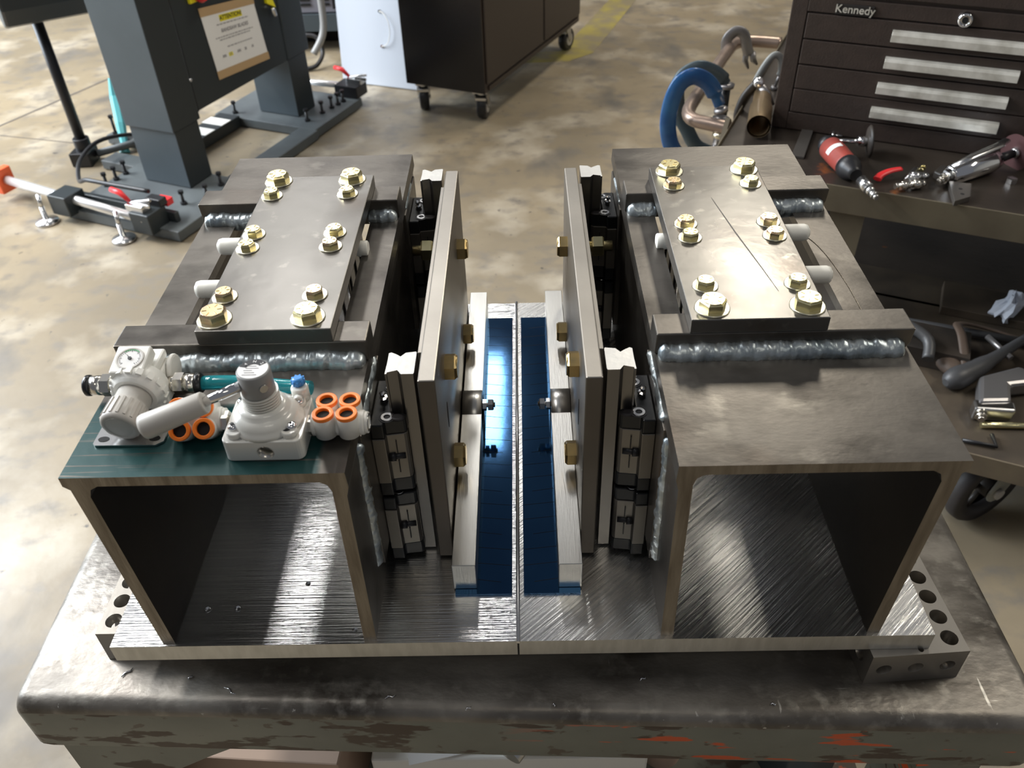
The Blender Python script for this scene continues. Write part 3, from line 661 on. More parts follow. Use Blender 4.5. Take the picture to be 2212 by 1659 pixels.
for x in (-.2960, -.2700):
    m = MB().lathe([(.0032, 0), (.0032, .0015), (.0022, .0024)], (x, .0700, .2240), (0, -1, .7), 16); m.build('screw', 'steel', rg)
pt = [Vector((-.2400 + .0125 * i, .0855 - .00045 * i * i * .4, .2185 + .0008 * sin(i * .9))) for i in range(8)]
MB().sweep(pt, .0056, 18).build('air_tube', 'teal', rg)
# hand lever valve
hv = empty('hand_valve', (-.176, .038, H), 'off-white rotary air valve with grey lever handle, left frame top', 'hand valve')
cxv, cyv = -.1760, .0375
def rrect(x0, x1, y0, y1, r, n=5):
    P = []
    for cx_, cy_, a0 in ((x1 - r, y1 - r, 0), (x0 + r, y1 - r, 90), (x0 + r, y0 + r, 180), (x1 - r, y0 + r, 270)):
        for i in range(n + 1): a = radians(a0 + 90 * i / n); P.append((cx_ + r * cos(a), cy_ + r * sin(a)))
    return P
bd = MB().prism(rrect(-.2045, -.1475, .0135, .0640, .0055), 'z', H + .0004, .2225).build('body', 'ivory', hv, bevel=.0008)
hm = MB(); hm.cyl((-.1745, .010, .2120), (-.1745, .028, .2120), .0058, n=24)
for x, y in ((-.1985, .0215), (-.1540, .0590)): hm.cyl((x, y, .2150), (x, y, .2240), .0027, n=14)
cut(bd, hm)
MB().lathe([(.0058, 0), (.0062, .0008), (.0050, .0012), (.0050, .010)], (-.1745, .0133, .2120), (0, 1, 0), 24, close=False).build('port', 'nickel', bd)
m = MB(); m.lathe([(.0262, .2220), (.0262, .2252), (.0248, .2262), (.0242, .2290), (.0226, .2318), (.0196, .2342), (.0186, .2346), (.0178, .2372), (.0150, .2390), (.0138, .2392)], (cxv, cyv, 0), (0, 0, 1), 44, sx=1, sy=.93)
for a in (45, 135, 225, 315): m.lathe([(.0060, .2222), (.0060, .2262), (.0052, .2272)], (cxv + .0272 * cos(radians(a)) * 1.0, cyv + .0262 * sin(radians(a)) * .86, 0), (0, 0, 1), 18)
m.build('bonnet', 'ivory', hv)
for x, y in ((-.1965, .0245), (-.1552, .0245), (-.1552, .0520), (-.1965, .0520)):
    o = MB().lathe([(.0038, .2265), (.0040, .2280), (.0032, .2296), (.0015, .2300)], (x, y, 0), (0, 0, 1), 18).build('cross_screw', 'chrome', hv)
    MB().box(x - .0018, x + .0018, y - .0004, y + .0004, .2299, .2302).box(x - .0004, x + .0004, y - .0018, y + .0018, .2299, .2302).build('cross_recess', 'dark', o)
MB().lathe([(.0034, .2225), (.0034, .2275)], (-.1580, .0225, 0), (0, 0, 1), 18).build('cap_head_screw', 'blackm', hv)
m = MB(); m.lathe([(.0116, .2385), (.0116, .2515)], (cxv, cyv, 0), (0, 0, 1), 36)
for q in range(5): m.ring(.0131, .0114, (cxv, cyv, .2396 + q * .0023), (0, 0, 1), .0013, 36)
m; m.build('threaded_neck', 'ivory', hv)
kb = MB().lathe([(.0112, .2505), (.0118, .2512), (.0118, .2688), (.0110, .2700)], (cxv, cyv - .001, 0), (0, 0, 1), 40).build('knob', 'greyd', hv)
MB().lathe([(.0105, 0), (.0105, .0003)], (cxv, cyv - .001, .27), (0, 0, 1), 40).build('printed_disc', 'paper', kb)
m = MB()
A = [radians(38 + q * 8) for q in range(17)]
m.add([(cxv + r_ * cos(a), cyv - .001 + r_ * sin(a), .2705) for r_ in (.0104, .0050) for a in A], [(i, i + 1, 17 + i + 1, 17 + i) for i in range(16)])
m.build('black_arc', 'ink', kb)
for a, ch in ((140, '4'), (92, 'N'), (48, '2')):
    p = Vector((cxv + .0077 * cos(radians(a)), cyv - .001 + .0077 * sin(radians(a)), .27055)); t = Vector((sin(radians(a)), -cos(radians(a)), 0))
    text('lettering', ch, .0034, basis(p, t, Vector((cos(radians(a)), sin(radians(a)), 0))), 'paper', kb, .00005)
m = MB()
for q in range(5): m.box(cxv - .006 + (q % 2) * .001, cxv + .004 - (q % 3) * .002, cyv - .008 + q * .0024, cyv - .0074 + q * .0024, .2704, .2705)
m.build('fine_print', 'greyink', kb)
m = MB().lathe([(.0030, 0), (.0030, .0008)], (cxv + .0075, cyv - .0102, .2600), (.62, -.78, 0), 18); m.build('set_screw', 'steel', kb)
la = Vector((-.1850, .0310, .2600)); lb = Vector((-.2110, .0255, .2505)); lc = Vector((-.2580, .0165, .2350)); d = (lc - lb).normalized()
MB().cyl(la, lb + d * .006, .0038, n=18).build('lever_rod', 'chrome', kb)
hg = MB().lathe([(.0072, 0), (.0080, .0012), (.0093, .045), (.0088, .0475), (.0040, .0490)], lb, d, 30).build('lever_grip', 'grey', kb)
m = MB().lathe([(.0065, .2225), (.0065, .2330), (.0055, .2345)], (-.1555, .0605, 0), (0, 0, 1), 22); m.lathe([(.0034, 0), (.0034, .0045)], (-.1555, .054, .2285), (.1, -1, 0), 16); o = m.build('vent_post', 'ivory', hv)
m = MB(); m.lathe([(.0040, 0), (.0046, .001), (.0046, .0050), (.0030, .0062)], (-.1560, .0620, .2345), (0, .15, 1), 22)
for q in range(9): t = 2 * pi * q / 9; m.cyl((-.1560 + .0045 * cos(t), .0622 + .0045 * sin(t), .2355), (-.1560 + .0045 * cos(t), .0628 + .0045 * sin(t), .2395), .0008, n=6)
m.build('blue_cap', 'bluek', o)
def inn(T, x, y, z1, b):
    MB(T).cyl((x, y, z1 - .004), (x, y, z1 - .0004), .0050, n=20, mi=0).build('socket', 'dark', b)
def manifold(T, nutpos, lab):
    """four push-in ports in a 2x2 pattern on a grey moulded body; local frame: ports point +z"""
    mo = MB(T); mo.lathe([(.0086, -.0192), (.0092, -.018), (.0092, .018), (.0086, .0192)], (0, 0, 0), (1, 0, 0), 26)
    for x in (-.0085, .0085):
        for y in (-.0065, .0095):
            z1 = .0135 if y < 0 else .0125
            mo.lathe([(.0080, -.004), (.0080, z1 - .001), (.0074, z1), (.0052, z1), (.0052, z1 - .006)], (x, y, 0), (0, 0, 1), 24)
    mo.lathe([(.0080, .0185), (.0080, .0215)], (0, 0, 0), (1, 0, 0), 24)
    b = mo.build('manifold_body', 'white', hv)
    for x in (-.0085, .0085):
        for y in (-.0065, .0095):
            z1 = .0135 if y < 0 else .0125
            o = MB(T).ring(.0078, .0050, (x, y, z1 - .0012), (0, 0, 1), .0034, 28).build('orange_collar', 'orange', b, bevel=.0005); inn(T, x, y, z1, b)
    return b
T1 = Matrix.Translation((-.1255, .0400, .2155))
b = manifold(T1, None, '')
MB().lathe([(.0075, 0), (.0075, .003)], (-.1478, .0400, .2140), (1, 0, 0), 6, sm=False).build('hex_fitting', 'nickel', hv)
MB().ring(.0068, .0050, (-.1042, .0400, .2155), (1, 0, 0), .0008, 24).build('end_ring', 'steel', hv)
T2 = Matrix.Translation((-.2315, .0455, .2155)) @ Matrix.Rotation(radians(5), 4, 'Z') @ Matrix.Rotation(radians(48), 4, 'X')
manifold(T2, None, '')
MB().lathe([(.0085, 0), (.0085, .0042)], (-.2112, .0440, .2150), (1, 0, 0), 6, sm=False).build('hex_fitting', 'nickel', hv)
MB().lathe([(.0050, 0), (.0050, .005)], (-.2070, .0440, .2150), (1, 0, 0), 18).build('nipple', 'nickel', hv)
# ---------------------------------------------------------------- bandsaw machine
A = radians(23); SO = Vector((-1.1616, 2.3193, FZ)); U = Vector((sin(A), cos(A), 0)); V = Vector((cos(A), -sin(A), 0))
ST = Matrix(((V.x, U.x, 0, SO.x), (V.y, U.y, 0, SO.y), (0, 0, 1, SO.z), (0, 0, 0, 1)))          # local x = V (right), y = U (away), z up
saw = empty('band_saw', SO + U * .4, 'blue-grey floor-standing saw machine with paper notice, on a dark base frame', 'band saw')
def sb(x0, x1, y0, y1, z0, z1, name, mt, par=saw, bevel=.003): return MB(ST).box(x0, x1, y0, y1, z0, z1).build(name, mt, par, bevel)
m = MB(ST); m.prism([(-.200, 0), (0, 0), (0, .118), (-.200, .118)], 'z', .042, .246); m.build('column_foot', ['saw'], saw, bevel=.002)
m = MB(ST); m.prism([(-.208, -.008), (.004, -.008), (.004, .130), (-.208, .130)], 'z', .2462, 1.30); m.build('column', ['saw'], saw, bevel=.003)
for o in list(saw.children)[:2]:
    o.data.materials.append(K['sawd'])
    for p in o.data.polygons:
        if p.normal.dot(V) > .9: p.material_index = 1
m = MB(ST).prism([(-.19, .670), (0, .670), (0, .790), (-.19, .790)], 'z', .042, .27); o = m.build('column_foot', ['saw', 'sawd'], saw, bevel=.002)
o2 = MB(ST).box(-.20, .003, .672, .812, .2702, 1.3).build('column', ['saw', 'sawd'], saw, bevel=.003)
for q in (o, o2):
    for p in q.data.polygons:
        if p.normal.dot(V) > .9: p.material_index = 1
pn = sb(-.19, 0, .132, .670, .270, 1.30, 'cabinet_door', 'sawd')
m = MB(ST).box(.001, .0025, .128, .1345, .27, 1.3); m.build('hinge_gap', 'dark', pn)
MB(ST).cyl((.004, .131, .375), (.004, .131, .385), .006, n=10).build('hinge_pin', 'steel', pn)
# notice taped on the door
nq = MB(ST).prism([(.262, .352), (.552, .316), (.552, .530), (.262, .568)], 'x', .0015, .0027) if False else None
pp = [(.272, .338), (.560, .318), (.537, .530), (.255, .562)]
m = MB(ST); m.prism(pp, 'x', .0008, .0020); no = m.build('notice_sheet', 'paper', pn)
def q4(u, v):      # bilinear on the sheet, u across, v up
    a = Vector(pp[0]).lerp(Vector(pp[1]), u); b = Vector(pp[3]).lerp(Vector(pp[2]), u); return a.lerp(b, v)
def patch(u0, u1, v0, v1, x, mb):
    P = [q4(u0, v0), q4(u1, v0), q4(u1, v1), q4(u0, v1)]; mb.add([(x, p.x, p.y) for p in P], [(0, 1, 2, 3)]); return mb
m = MB(ST); patch(-.01, 1.01, -.03, .10, .0024, m); m.build('tape', 'tapeb', pn)
m = MB(ST); patch(-.01, 1.01, .93, 1.06, .0024, m); m.build('tape', 'tapeb', pn)
m = MB(ST); patch(.30, .72, .80, .90, .0023, m); patch(.285, .36, .255, .315, .0023, m); m.build('highlight', 'yell', no)
def onsheet(u, v, body, size, mt):
    p = q4(u, v); p2 = q4(u + .1, v); T = ST @ basis((.0026, p.x, p.y), (0, p2.x - p.x, p2.y - p.y), (0, 0, 1)); text('lettering', body, size, T, mt, no, .0002, bold=.0004)
onsheet(.51, .85, 'ATTENTION!', .020, 'ink'); onsheet(.53, .665, 'BANDSAW BLADES', .017, 'greyink')
rnd = random.Random(5)
for v, a, b2 in ((.755, .22, .82), (.565, .14, .86), (.525, .20, .78), (.40, .30, .78)):
    u = a; m = MB(ST)
    while u < b2: w_ = rnd.uniform(.02, .06); patch(u, min(u + w_, b2), v, v + .018, .0024, m); u += w_ + .012
    o = m.build('faded_text_line', 'greyink', no); o['kind'] = 'stuff'
for u, body in ((.20, '30%'), (.32, '15'), (.48, '20%'), (.61, '25'), (.75, '35')): onsheet(u, .285, body, .012, 'greyink')
# switch + padlock
m = MB(ST).box(.0, .012, .215, .275, .60, .68); sw = m.build('switch_plate', 'yell', pn, bevel=.002)
MB(ST).lathe([(.026, 0), (.028, .012), (.020, .026)], (.012, .262, .622), (1, 0, 0), 24).build('switch_knob', 'red', sw)
m = MB(ST).prism([(.600, .50), (.645, .475), (.630, .52), (.615, .56), (.600, .56)], 'x', .001, .012); lk = m.build('lock_tag', 'yell', pn)
MB(ST).lathe([(.006, 0), (.009, .006), (.009, .028), (.006, .034)], (.012, .622, .478), (0, .3, -1), 14).build('key_barrel', 'steel', lk)
# base frame
bf = [sb(-.33, .165, -.265, .125, .004, .040, 'base_plate', 'sawb'), sb(.060, .145, .125, .585, .004, .040, 'base_rail', 'sawb'),
      sb(-.36, .135, .585, .94, .004, .040, 'base_plate', 'sawb'), sb(-.49, -.33, .075, .155, .004, .038, 'base_arm', 'sawb'), sb(-.64, -.48, .262, .31, .004, .040, 'base_arm', 'sawb'), sb(-.33, -.23, .125, .585, .004, .05, 'base_rail', 'sawd')]
def lev(x, y, hh=.05):
    key = 'lev%d' % int(hh * 1000)
    if key not in proto:
        m = MB(); m.cyl((0, 0, -.030), (0, 0, -.026), .024, n=16); m.lathe([(.012, -.0), (.012, .008)], (0, 0, 0), (0, 0, 1), 6, sm=False); m.cyl((0, 0, -.03), (0, 0, hh), .0055, n=10); m.lathe([(.010, hh), (.010, hh + .010)], (0, 0, 0), (0, 0, 1), 6, sm=False)
        o = m.build('levelling_bolt', 'blackm', saw, org=(0, 0, 0)); proto[key] = o; o.location = ST @ Vector((x, y, .040)) - wl(saw); return o
    return inst(proto[key], saw, ST @ Vector((x, y, .040)))
for x, y in ((-.305, -.085), (-.308, -.035), (-.31, .015), (.052, -.10), (.10, -.035), (.085, .06), (.055, .65), (.068, .740), (.075, .80), (.080, .84), (.084, .875), (-.29, .105)): lev(x, y, .040)
lev(-.61, .285, .065); lev(-.28, .62, .04); lev(-.20, .80, .04)
m = MB(ST)
for q in range(5): m.lathe([(.03, 0), (.03, .002)], (-.229, .20 + .085 * q, .03), (1, 0, 0), 16, sx=.35)
m = MB(ST)
for q in range(4): m.box(-.330, -.2295, .17 + q * .1, .23 + q * .1, .0502, .053)
m.build('white_tab', 'white', saw, bevel=.002)
# measuring stop with chrome rods, guide blocks, clamps
m = MB(ST).cyl((-.62, -.225, .075), (.06, -.285, .075), .0155, n=18); m.build('guide_rod', 'rodm', saw)
m = MB(ST).box(-.655, -.625, -.255, -.190, .03, .115); m.build('end_stop', 'orangep', saw, bevel=.004)
for x0 in (-.345, .010): sb(x0, x0 + .080, -.300, -.215, .030, .100, 'guide_block', 'sawd')
for x in (-.37, -.030):
    m = MB(ST); m.lathe([(.040, 0), (.038, .008), (.012, .014), (.008, .016), (.008, .060)], (x, -.315, .001), (0, 0, 1), 20); m.cyl((x, -.315, .06), (x - .015, -.30, .095), .007, n=10); m.build('swivel_foot', 'steel', saw)
def tog(x, y, z):
    m = MB(ST); m.box(x - .035, x + .035, y - .02, y + .02, z, z + .022); m.cyl((x - .03, y, z + .02), (x + .05, y + .012, z + .035), .006, n=8); m.box(x, x + .06, y - .012, y - .006, z + .018, z + .03); m.build('toggle_clamp', 'steel', saw, bevel=.002)
    MB(ST).sweep([ST.inverted() @ (ST @ Vector((x - .03, y, z + .025))), Vector((x - .06, y, z + .05)), Vector((x - .10, y + .005, z + .052))], [.006, .010, .009], 12).build('red_grip', 'red', saw)
tog(.03, -.27, .100); tog(.10, .965, .09)
sb(.02, .13, .915, 1.00, .040, .090, 'guide_block', 'blackm'); sb(.03, .09, -.235, -.200, .10, .125, 'clamp_jaw', 'blackm')
MB(ST).box(.035, .085, -.20, -.17, .085, .108).build('red_block', 'red', saw, bevel=.002)
MB(ST).cyl((-.20, .935, .075), (.02, .955, .075), .013, n=16).build('guide_rod', 'rodm', saw)
sb(-.30, .12, -.215, -.195, .04, .075, 'side_rail', 'sawd')
# hose
def W3(u, v, z): return ST @ Vector((v, u, z))
hp = [W3(.30, -.33, .06), W3(.20, -.42, .10), W3(.08, -.47, .115), W3(-.05, -.44, .10), W3(-.16, -.34, .09), W3(-.20, -.25, .125), W3(-.205, -.14, .13), W3(-.20, .02, .13)]
def smooth(P, k=6):
    P = [P[0]] + P + [P[-1]]; out = []
    for i in range(1, len(P) - 2):
        for j in range(k):
            t = j / k; a, b, c, d = P[i - 1], P[i], P[i + 1], P[i + 2]
            out.append(.5 * ((2 * b) + (c - a) * t + (2 * a - 5 * b + 4 * c - d) * t * t + (3 * b - a - 3 * c + d) * t ** 3))
    return out + [P[-2]]
MB().sweep(smooth(hp), .0075, 10).build('cable', 'blackm', saw)
# support post and head
m = MB().cyl((-1.667, 2.649, -.70), (-1.667, 2.649, -.235), .019, n=20); m.build('support_post', 'blackm', saw)
m = MB(); m.box(-1.71, -1.635, 2.60, 2.69, FZ + .003, FZ + .055); m.cyl((-1.667, 2.649, -.71), (-1.667, 2.649, -.66), .030, n=20); m.build('post_foot', 'blackm', saw, bevel=.003)
MB().cyl((-1.63, 2.66, FZ + .03), (-1.45, 2.80, FZ + .03), .014, n=12).build('foot_tube', 'sawb', saw)
hd = Matrix.Translation(ST @ Vector((-.60, 0, .66))) ; hdx = Vector((.50, .86, 0)).normalized()
p0 = ST @ Vector((-.60, -.02, .645)); p1 = ST @ Vector((-.18, .62, .645))
m = MB(); m.lathe([(.108, 0), (.112, .01), (.112, .74)], p0, p1 - p0, 10, 0, False, ph=.32); o = m.build('saw_head', ['sawd', 'saw'], saw, bevel=.004)
for p in o.data.polygons:
    if p.normal.dot((p1 - p0).normalized()) < -.9: p.material_index = 1
MB().lathe([(.008, -.004), (.008, .0)], p0 + Vector((.02, 0, .03)), p1 - p0, 8).build('head_screw', 'steel', o)
tag(MB(ST).sweep([(-.625, .36, .235), (-.612, .34, .17), (-.560, .28, .09), (-.53, .24, .03), (-.52, .22, .002)], [.010, .020, .020, .014, .02], 7, sm=False).build('teal_bag', 'tealp'), 'crumpled teal plastic bag behind the saw column on the floor', 'bag')
# ---------------------------------------------------------------- black rolling cabinet
c0 = Vector((-.1343, 2.8997, 0)); cl = Vector((-.462, 3.05, 0)); cr = Vector((.294, 3.806, 0))
cx = (cr - c0).normalized(); cL = (cl - c0).normalized(); CT = Matrix(((cx.x, cL.x, 0, c0.x), (cx.y, cL.y, 0, c0.y), (0, 0, 1, FZ), (0, 0, 0, 1)))
cb = empty('rolling_cabinet', c0 + (cr - c0) / 2 + (cl - c0) / 2 + Vector((0, 0, FZ)), 'glossy black tool cabinet on castors beside the yellow floor line', 'cabinet')
o = MB(CT).box(0, .998, 0, .361, .125, .95).build('body', ['cabb', 'cab'], cb, bevel=.004)
for p in o.data.polygons:
    if p.normal.dot(cx) < -.8: p.material_index = 1
MB(CT).box(.03, .965, -.006, .0, .135, .150).build('kick_rail', 'cabb', o)
for x0, x1 in ((.012, .560), (.572, .986)):
    d = MB(CT).box(x0, x1, -.008, 0, .162, .94).build('door', 'cabb', cb, bevel=.003)
    MB(CT).box(x1 - .09, x1 - .065, -.03, -.008, .46, .70).build('handle', 'chrome', d, bevel=.006)
def castor(x, y, a, name='castor'):
    P = CT @ Vector((x, y, 0)); Tc = Matrix.Translation(P) @ Matrix.Rotation(a, 4, 'Z')
    wz = .052
    root = MB(Tc); root.box(-.035, .035, -.03, .03, .120, .1248); root.cyl((0, 0, .108), (0, 0, .12), .022, n=18)
    for s in (-1, 1): root.prism([(-.020, .108), (.022, .108), (.034, .045), (.014, .045)], 'y', s * .0245 - .0015, s * .0245 + .0015)
    root.cyl((.024, -.027, .052), (.024, .027, .052), .006, n=10); root.box(-.024, -.012, -.022, .022, .088, .098)
    k_ = root.build('castor_fork', 'steel', cb)
    MB(Tc).lathe([(.046, -.019), (.051, -.013), (.052, 0), (.051, .013), (.046, .019)], (.024, 0, .052), (0, 1, 0), 30).build('wheel', 'blackm', k_)
    MB(Tc).lathe([(.028, -.0205), (.028, .0205)], (.024, 0, .052), (0, 1, 0), 20).build('wheel_hub', 'cardb' if False else 'grey', k_)
castor(.045, .04, radians(80)); castor(.045, .31, radians(95)); castor(.93, .05, radians(60)); castor(.93, .31, radians(60))
# white board leaning behind it
wb = Vector((-.80, 3.432, FZ)); wr = Vector((-.30, 3.24, FZ)); d = (wr - wb).normalized(); nrm = Vector((-d.y, d.x, 0)); up = Vector((0, 0, 1)) * 1.0 + nrm * .10
WT = Matrix(((d.x, nrm.x, up.x, wb.x), (d.y, nrm.y, up.y, wb.y), (0, 0, up.z, wb.z + .003), (0, 0, 0, 1)))
o = MB(WT).box(0, .38, -.002, .014, 0, .90).build('white_board', 'panelw', bevel=.002); tag(o, 'white board with a wire handle leaning behind the black cabinet', 'board')
hpt = [Vector((.215 + .050 * sin(t), -.006 - .010 * sin(t), .243 - .071 * cos(t) * -1)) for t in [i * pi / 14 for i in range(15)]]
MB(WT).sweep(hpt, .0016, 8).build('wire_handle', 'white', o)
for z in (.172, .314): MB(WT).cyl((.215, -.002, z), (.215, -.007, z), .0065, n=10).build('screw', 'steel', o)
# grey machine in the background between saw and board, with hoses
gm = empty('grey_machine', (-1.1, 4.2, FZ), 'grey machine with slotted vents and red marks in the dark behind the white board', 'machine')
MB().box(-1.9, -.45, 3.86, 4.6, FZ + .18, FZ + 1.1).build('body', 'machg', gm, bevel=.006)
MB().box(-1.85, -.50, 4.02, 4.55, FZ, FZ + .178).build('shadow_block', 'dark', gm)  # near-black block stands in for the shadow under the machine
MB().box(-1.9, -.45, 3.845, 3.859, FZ + .10, FZ + .178).build('sill', 'saw', gm)
for k_, x0 in enumerate((-1.045, -.955)):
    m = MB()
    for q in range(8): m.box(x0, x0 + .055, 3.855, 3.8595, FZ + .215 + q * .022, FZ + .226 + q * .022)
    m.build('vent_slots', 'dark', gm)['kind'] = 'stuff'
    MB().box(x0 + .01, x0 + .04, 3.852, 3.8547, FZ + .27, FZ + .40).build('red_label', 'red', gm)
MB().box(-.885, -.62, 3.850, 3.8595, FZ + .20, FZ + .9).build('dark_panel', 'blackm', gm)
tag(MB().sweep(smooth([Vector((-.90, 3.66, -.30)), Vector((-.89, 3.64, -.48)), Vector((-.90, 3.62, -.60)), Vector((-.95, 3.58, -.68))]), .016, 12).build('grey_hose', 'greyd'), 'pale grey hose hanging beside the right saw column', 'hose')
tag(MB().sweep(smooth([Vector((-1.00, 3.70, -.63)), Vector((-.95, 3.69, -.64)), Vector((-.925, 3.66, -.70)), Vector((-.95, 3.60, -.74)), Vector((-1.0, 3.58, -.748))]), .010, 10).build('coiled_hose', 'blackm'), 'black hose loop on the floor between saw and white board', 'hose')
# ---------------------------------------------------------------- workshop cart with tool chest
ang = radians(-24.287); E_ = Vector((cos(ang), sin(ang), 0)); N_ = Vector((-sin(ang), cos(ang), 0)); CO = Vector((.6444, 1.2123, -.2))
KT = Matrix(((E_.x, N_.x, 0, CO.x), (E_.y, N_.y, 0, CO.y), (0, 0, 1, CO.z), (0, 0, 0, 1)))
def kc(p): return KT.inverted() @ Vector(p)
ct = empty('steel_cart', KT @ Vector((.3, .4, FZ + .2)), 'olive steel cart with greasy top and bent tube handle, carrying the tool chest', 'cart')
MB(KT).box(-.248, 1.05, .0, .93, -.0030, 0).build('cart_top', 'carttop', ct)
MB(KT).box(-.248, 1.05, -.004, 0, -.058, .0015).build('front_edge', 'cart', ct, bevel=.001)
MB(KT).box(-.251, -.2482, .0, .93, -.058, .012).build('side_edge', 'cart', ct, bevel=.001)
MB(KT).prism([(-.10, -.052), (.10, -.055), (.10, -.020), (.0, .052)], 'x', -.256, -.2515).build('end_gusset', 'cart', ct) if False else None
m = MB(KT); m.prism([(.07, -.075), (.215, -.075), (.215, .018), (.195, .030)], 'x', -.262, -.2512); m.build('end_gusset', 'cart', ct)
for e, n_ in ((.020, .012), (.98, .012), (-.245, .85), (.98, .85)):
    m = MB(KT); m.prism([(e, n_), (e + .07, n_), (e + .07, n_ + .006), (e + .006, n_ + .006), (e + .006, n_ + .06), (e, n_ + .06)], 'z', FZ + .2 + .0, -.059); m.build('cart_leg', 'junk' if e > .9 else 'cart', ct)
MB(KT).box(-.2, .97, .16, .88, -.34, -.333).build('middle_shelf', 'carttop', ct); MB(KT).box(.09, .97, .15, .16, -.365, -.33).build('shelf_lip', 'chestd', ct)
hpth = [(-.252, .235, -.012), (-.30, .240, -.010), (-.345, .250, -.010), (-.368, .275, -.008), (-.376, .33, -.004), (-.378, .50, 0), (-.378, .72, .004), (-.372, .79, .004), (-.345, .822, .004), (-.30, .832, .004), (-.252, .835, .004)]
MB(KT).sweep(smooth([Vector(p) for p in hpth], 4), .0165, 16).build('handle_tube', 'rusty', ct)
# tool chest
QO = Vector((-.164, .249, .002)); QT = KT @ Matrix.Translation(QO)
ch = empty('tool_chest', QT @ Vector((.33, .17, 0)), 'dark brown crackle-painted drawer chest with pale metal drawer pulls', 'tool chest')
W_ = .70
m = MB(QT); m.box(0, W_, .006, .34, 0, .40); cs = m.build('case', 'chest', ch, bevel=.003)
m = MB(QT); m.box(0, .034, 0, .006, 0, .40); m.box(W_ - .034, W_, 0, .006, 0, .40); m.box(.034, W_ - .034, 0, .006, 0, .040); m.box(.034, W_ - .034, 0, .006, .2615, .292); m.build('face_frame', 'chest', ch, bevel=.0015)
for zs, x0, x1 in ((.0425, .208, .465), (.0965, .209, .466), (.1515, .212, .470), (.2065, .213, .487)):
    dr = MB(QT).box(.0365, W_ - .0365, -.002, .005, zs, zs + .0522).build('drawer', 'chest', ch, bevel=.0015)
    m = MB(QT); m.prism([(-.0022, zs + .036), (-.013, zs + .034), (-.0155, zs + .028), (-.0155, zs + .014), (-.012, zs + .0135), (-.012, zs + .027), (-.0022, zs + .031)], 'x', x0, x1)
    m.build('pull', 'pull', dr, bevel=.0006)
m = MB(QT); m.box(.0345, W_ - .0345, .0052, .0058, .041, .261); m.build('drawer_gap', 'chestd', ch)
MB(QT).box(.092, .168, -.0035, .0, .262, .283).build('name_plate', 'chestd', ch, bevel=.001)
text('lettering', 'Kennedy', .0225, QT @ basis((.130, -.0045, .2735), (1, 0, 0), (0, 0, 1)), 'pull', ch, .0006, bold=.00015)
MB(QT).lathe([(.0150, 0), (.0150, .004), (.0125, .009), (.0085, .010), (.0085, .006)], (.342, 0, .274), (0, -1, 0), 26).build('lock', 'chrome', ch)
MB(QT).lathe([(.006, .007), (.006, .009)], (.342, 0, .274), (0, -1, 0), 16).build('keyhole', 'dark', ch)
m = MB(QT); m.box(.0, W_, -.003, .0, .300, .40); m.build('lid_front', 'chest', ch, bevel=.003)
# things on the cart top
def kp(x, y, dz=0): return Vector((x, y, -.2 + dz))
rt = empty('die_grinder', kp(.70, 1.27), 'red-brown gripped right-angle air grinder with worn black disc', 'air grinder')
a0 = Vector((.680, 1.335, -.174)); a1 = Vector((.694, 1.222, -.176)); a2 = Vector((.703, 1.185, -.180)); a3 = Vector((.712, 1.150, -.186))
dd = (a1 - a0).normalized(); L_ = (a1 - a0).length
MB().lathe([(.018, 0), (.0245, .006), (.0250, L_ * .35), (.0235, L_ * .75), (.0245, L_ * .8)], a0, dd, 26).build('grip', 'rotor', rt)
MB().lathe([(.0250, L_ * .8), (.0255, L_ * .9), (.0225, L_), (.0150, L_ + .012), (.0125, L_ + .022)], a0, dd, 26).build('rear_collar', 'blackm', rt)
MB().step([(.0115, 0, .030), (.0090, .030, .042), (.0065, .042, .050), (.0082, .050, .054), (.0055, .054, .062)], a2, a3 - a2, 16).build('air_inlet', 'steel', rt)
MB().lathe([(.016, -.022), (.022, -.010), (.021, .004)], a0, dd, 22).build('gear_head', 'blackm', rt)
g0 = Vector((.690, 1.350, -.168)); g1 = Vector((.765, 1.343, -.168))
m = MB(); m.cyl(g0, g1, .0055, n=12); m.cyl(g0 + (g1 - g0) * .70, g0 + (g1 - g0) * .95, .011, n=16); m.build('spindle', 'chrome', rt)
MB().lathe([(.004, -.004), (.030, .0), (.035, .004), (.034, .006), (.006, .004)], g1, (1, -.15, .10), 28).build('sanding_disc', 'junk', rt)
aa, bb, cc = frame(dd)
nrmv = Vector((-.55, -.15, .82)); nrmv = (nrmv - dd * nrmv.dot(dd)).normalized(); tv = dd.cross(nrmv)
m = MB(); c = a0 + dd * L_ * .38
rows = []
for i in range(7):
    t = -.75 + 1.5 * i / 6
    for hh in (-.007, .007): rows.append(c + dd * hh + (nrmv * cos(t) + tv * sin(t)) * .0254)
m.add(rows, [(2 * i, 2 * i + 2, 2 * i + 3, 2 * i + 1) for i in range(6)]); m.build('label_sticker', 'paper', rt)
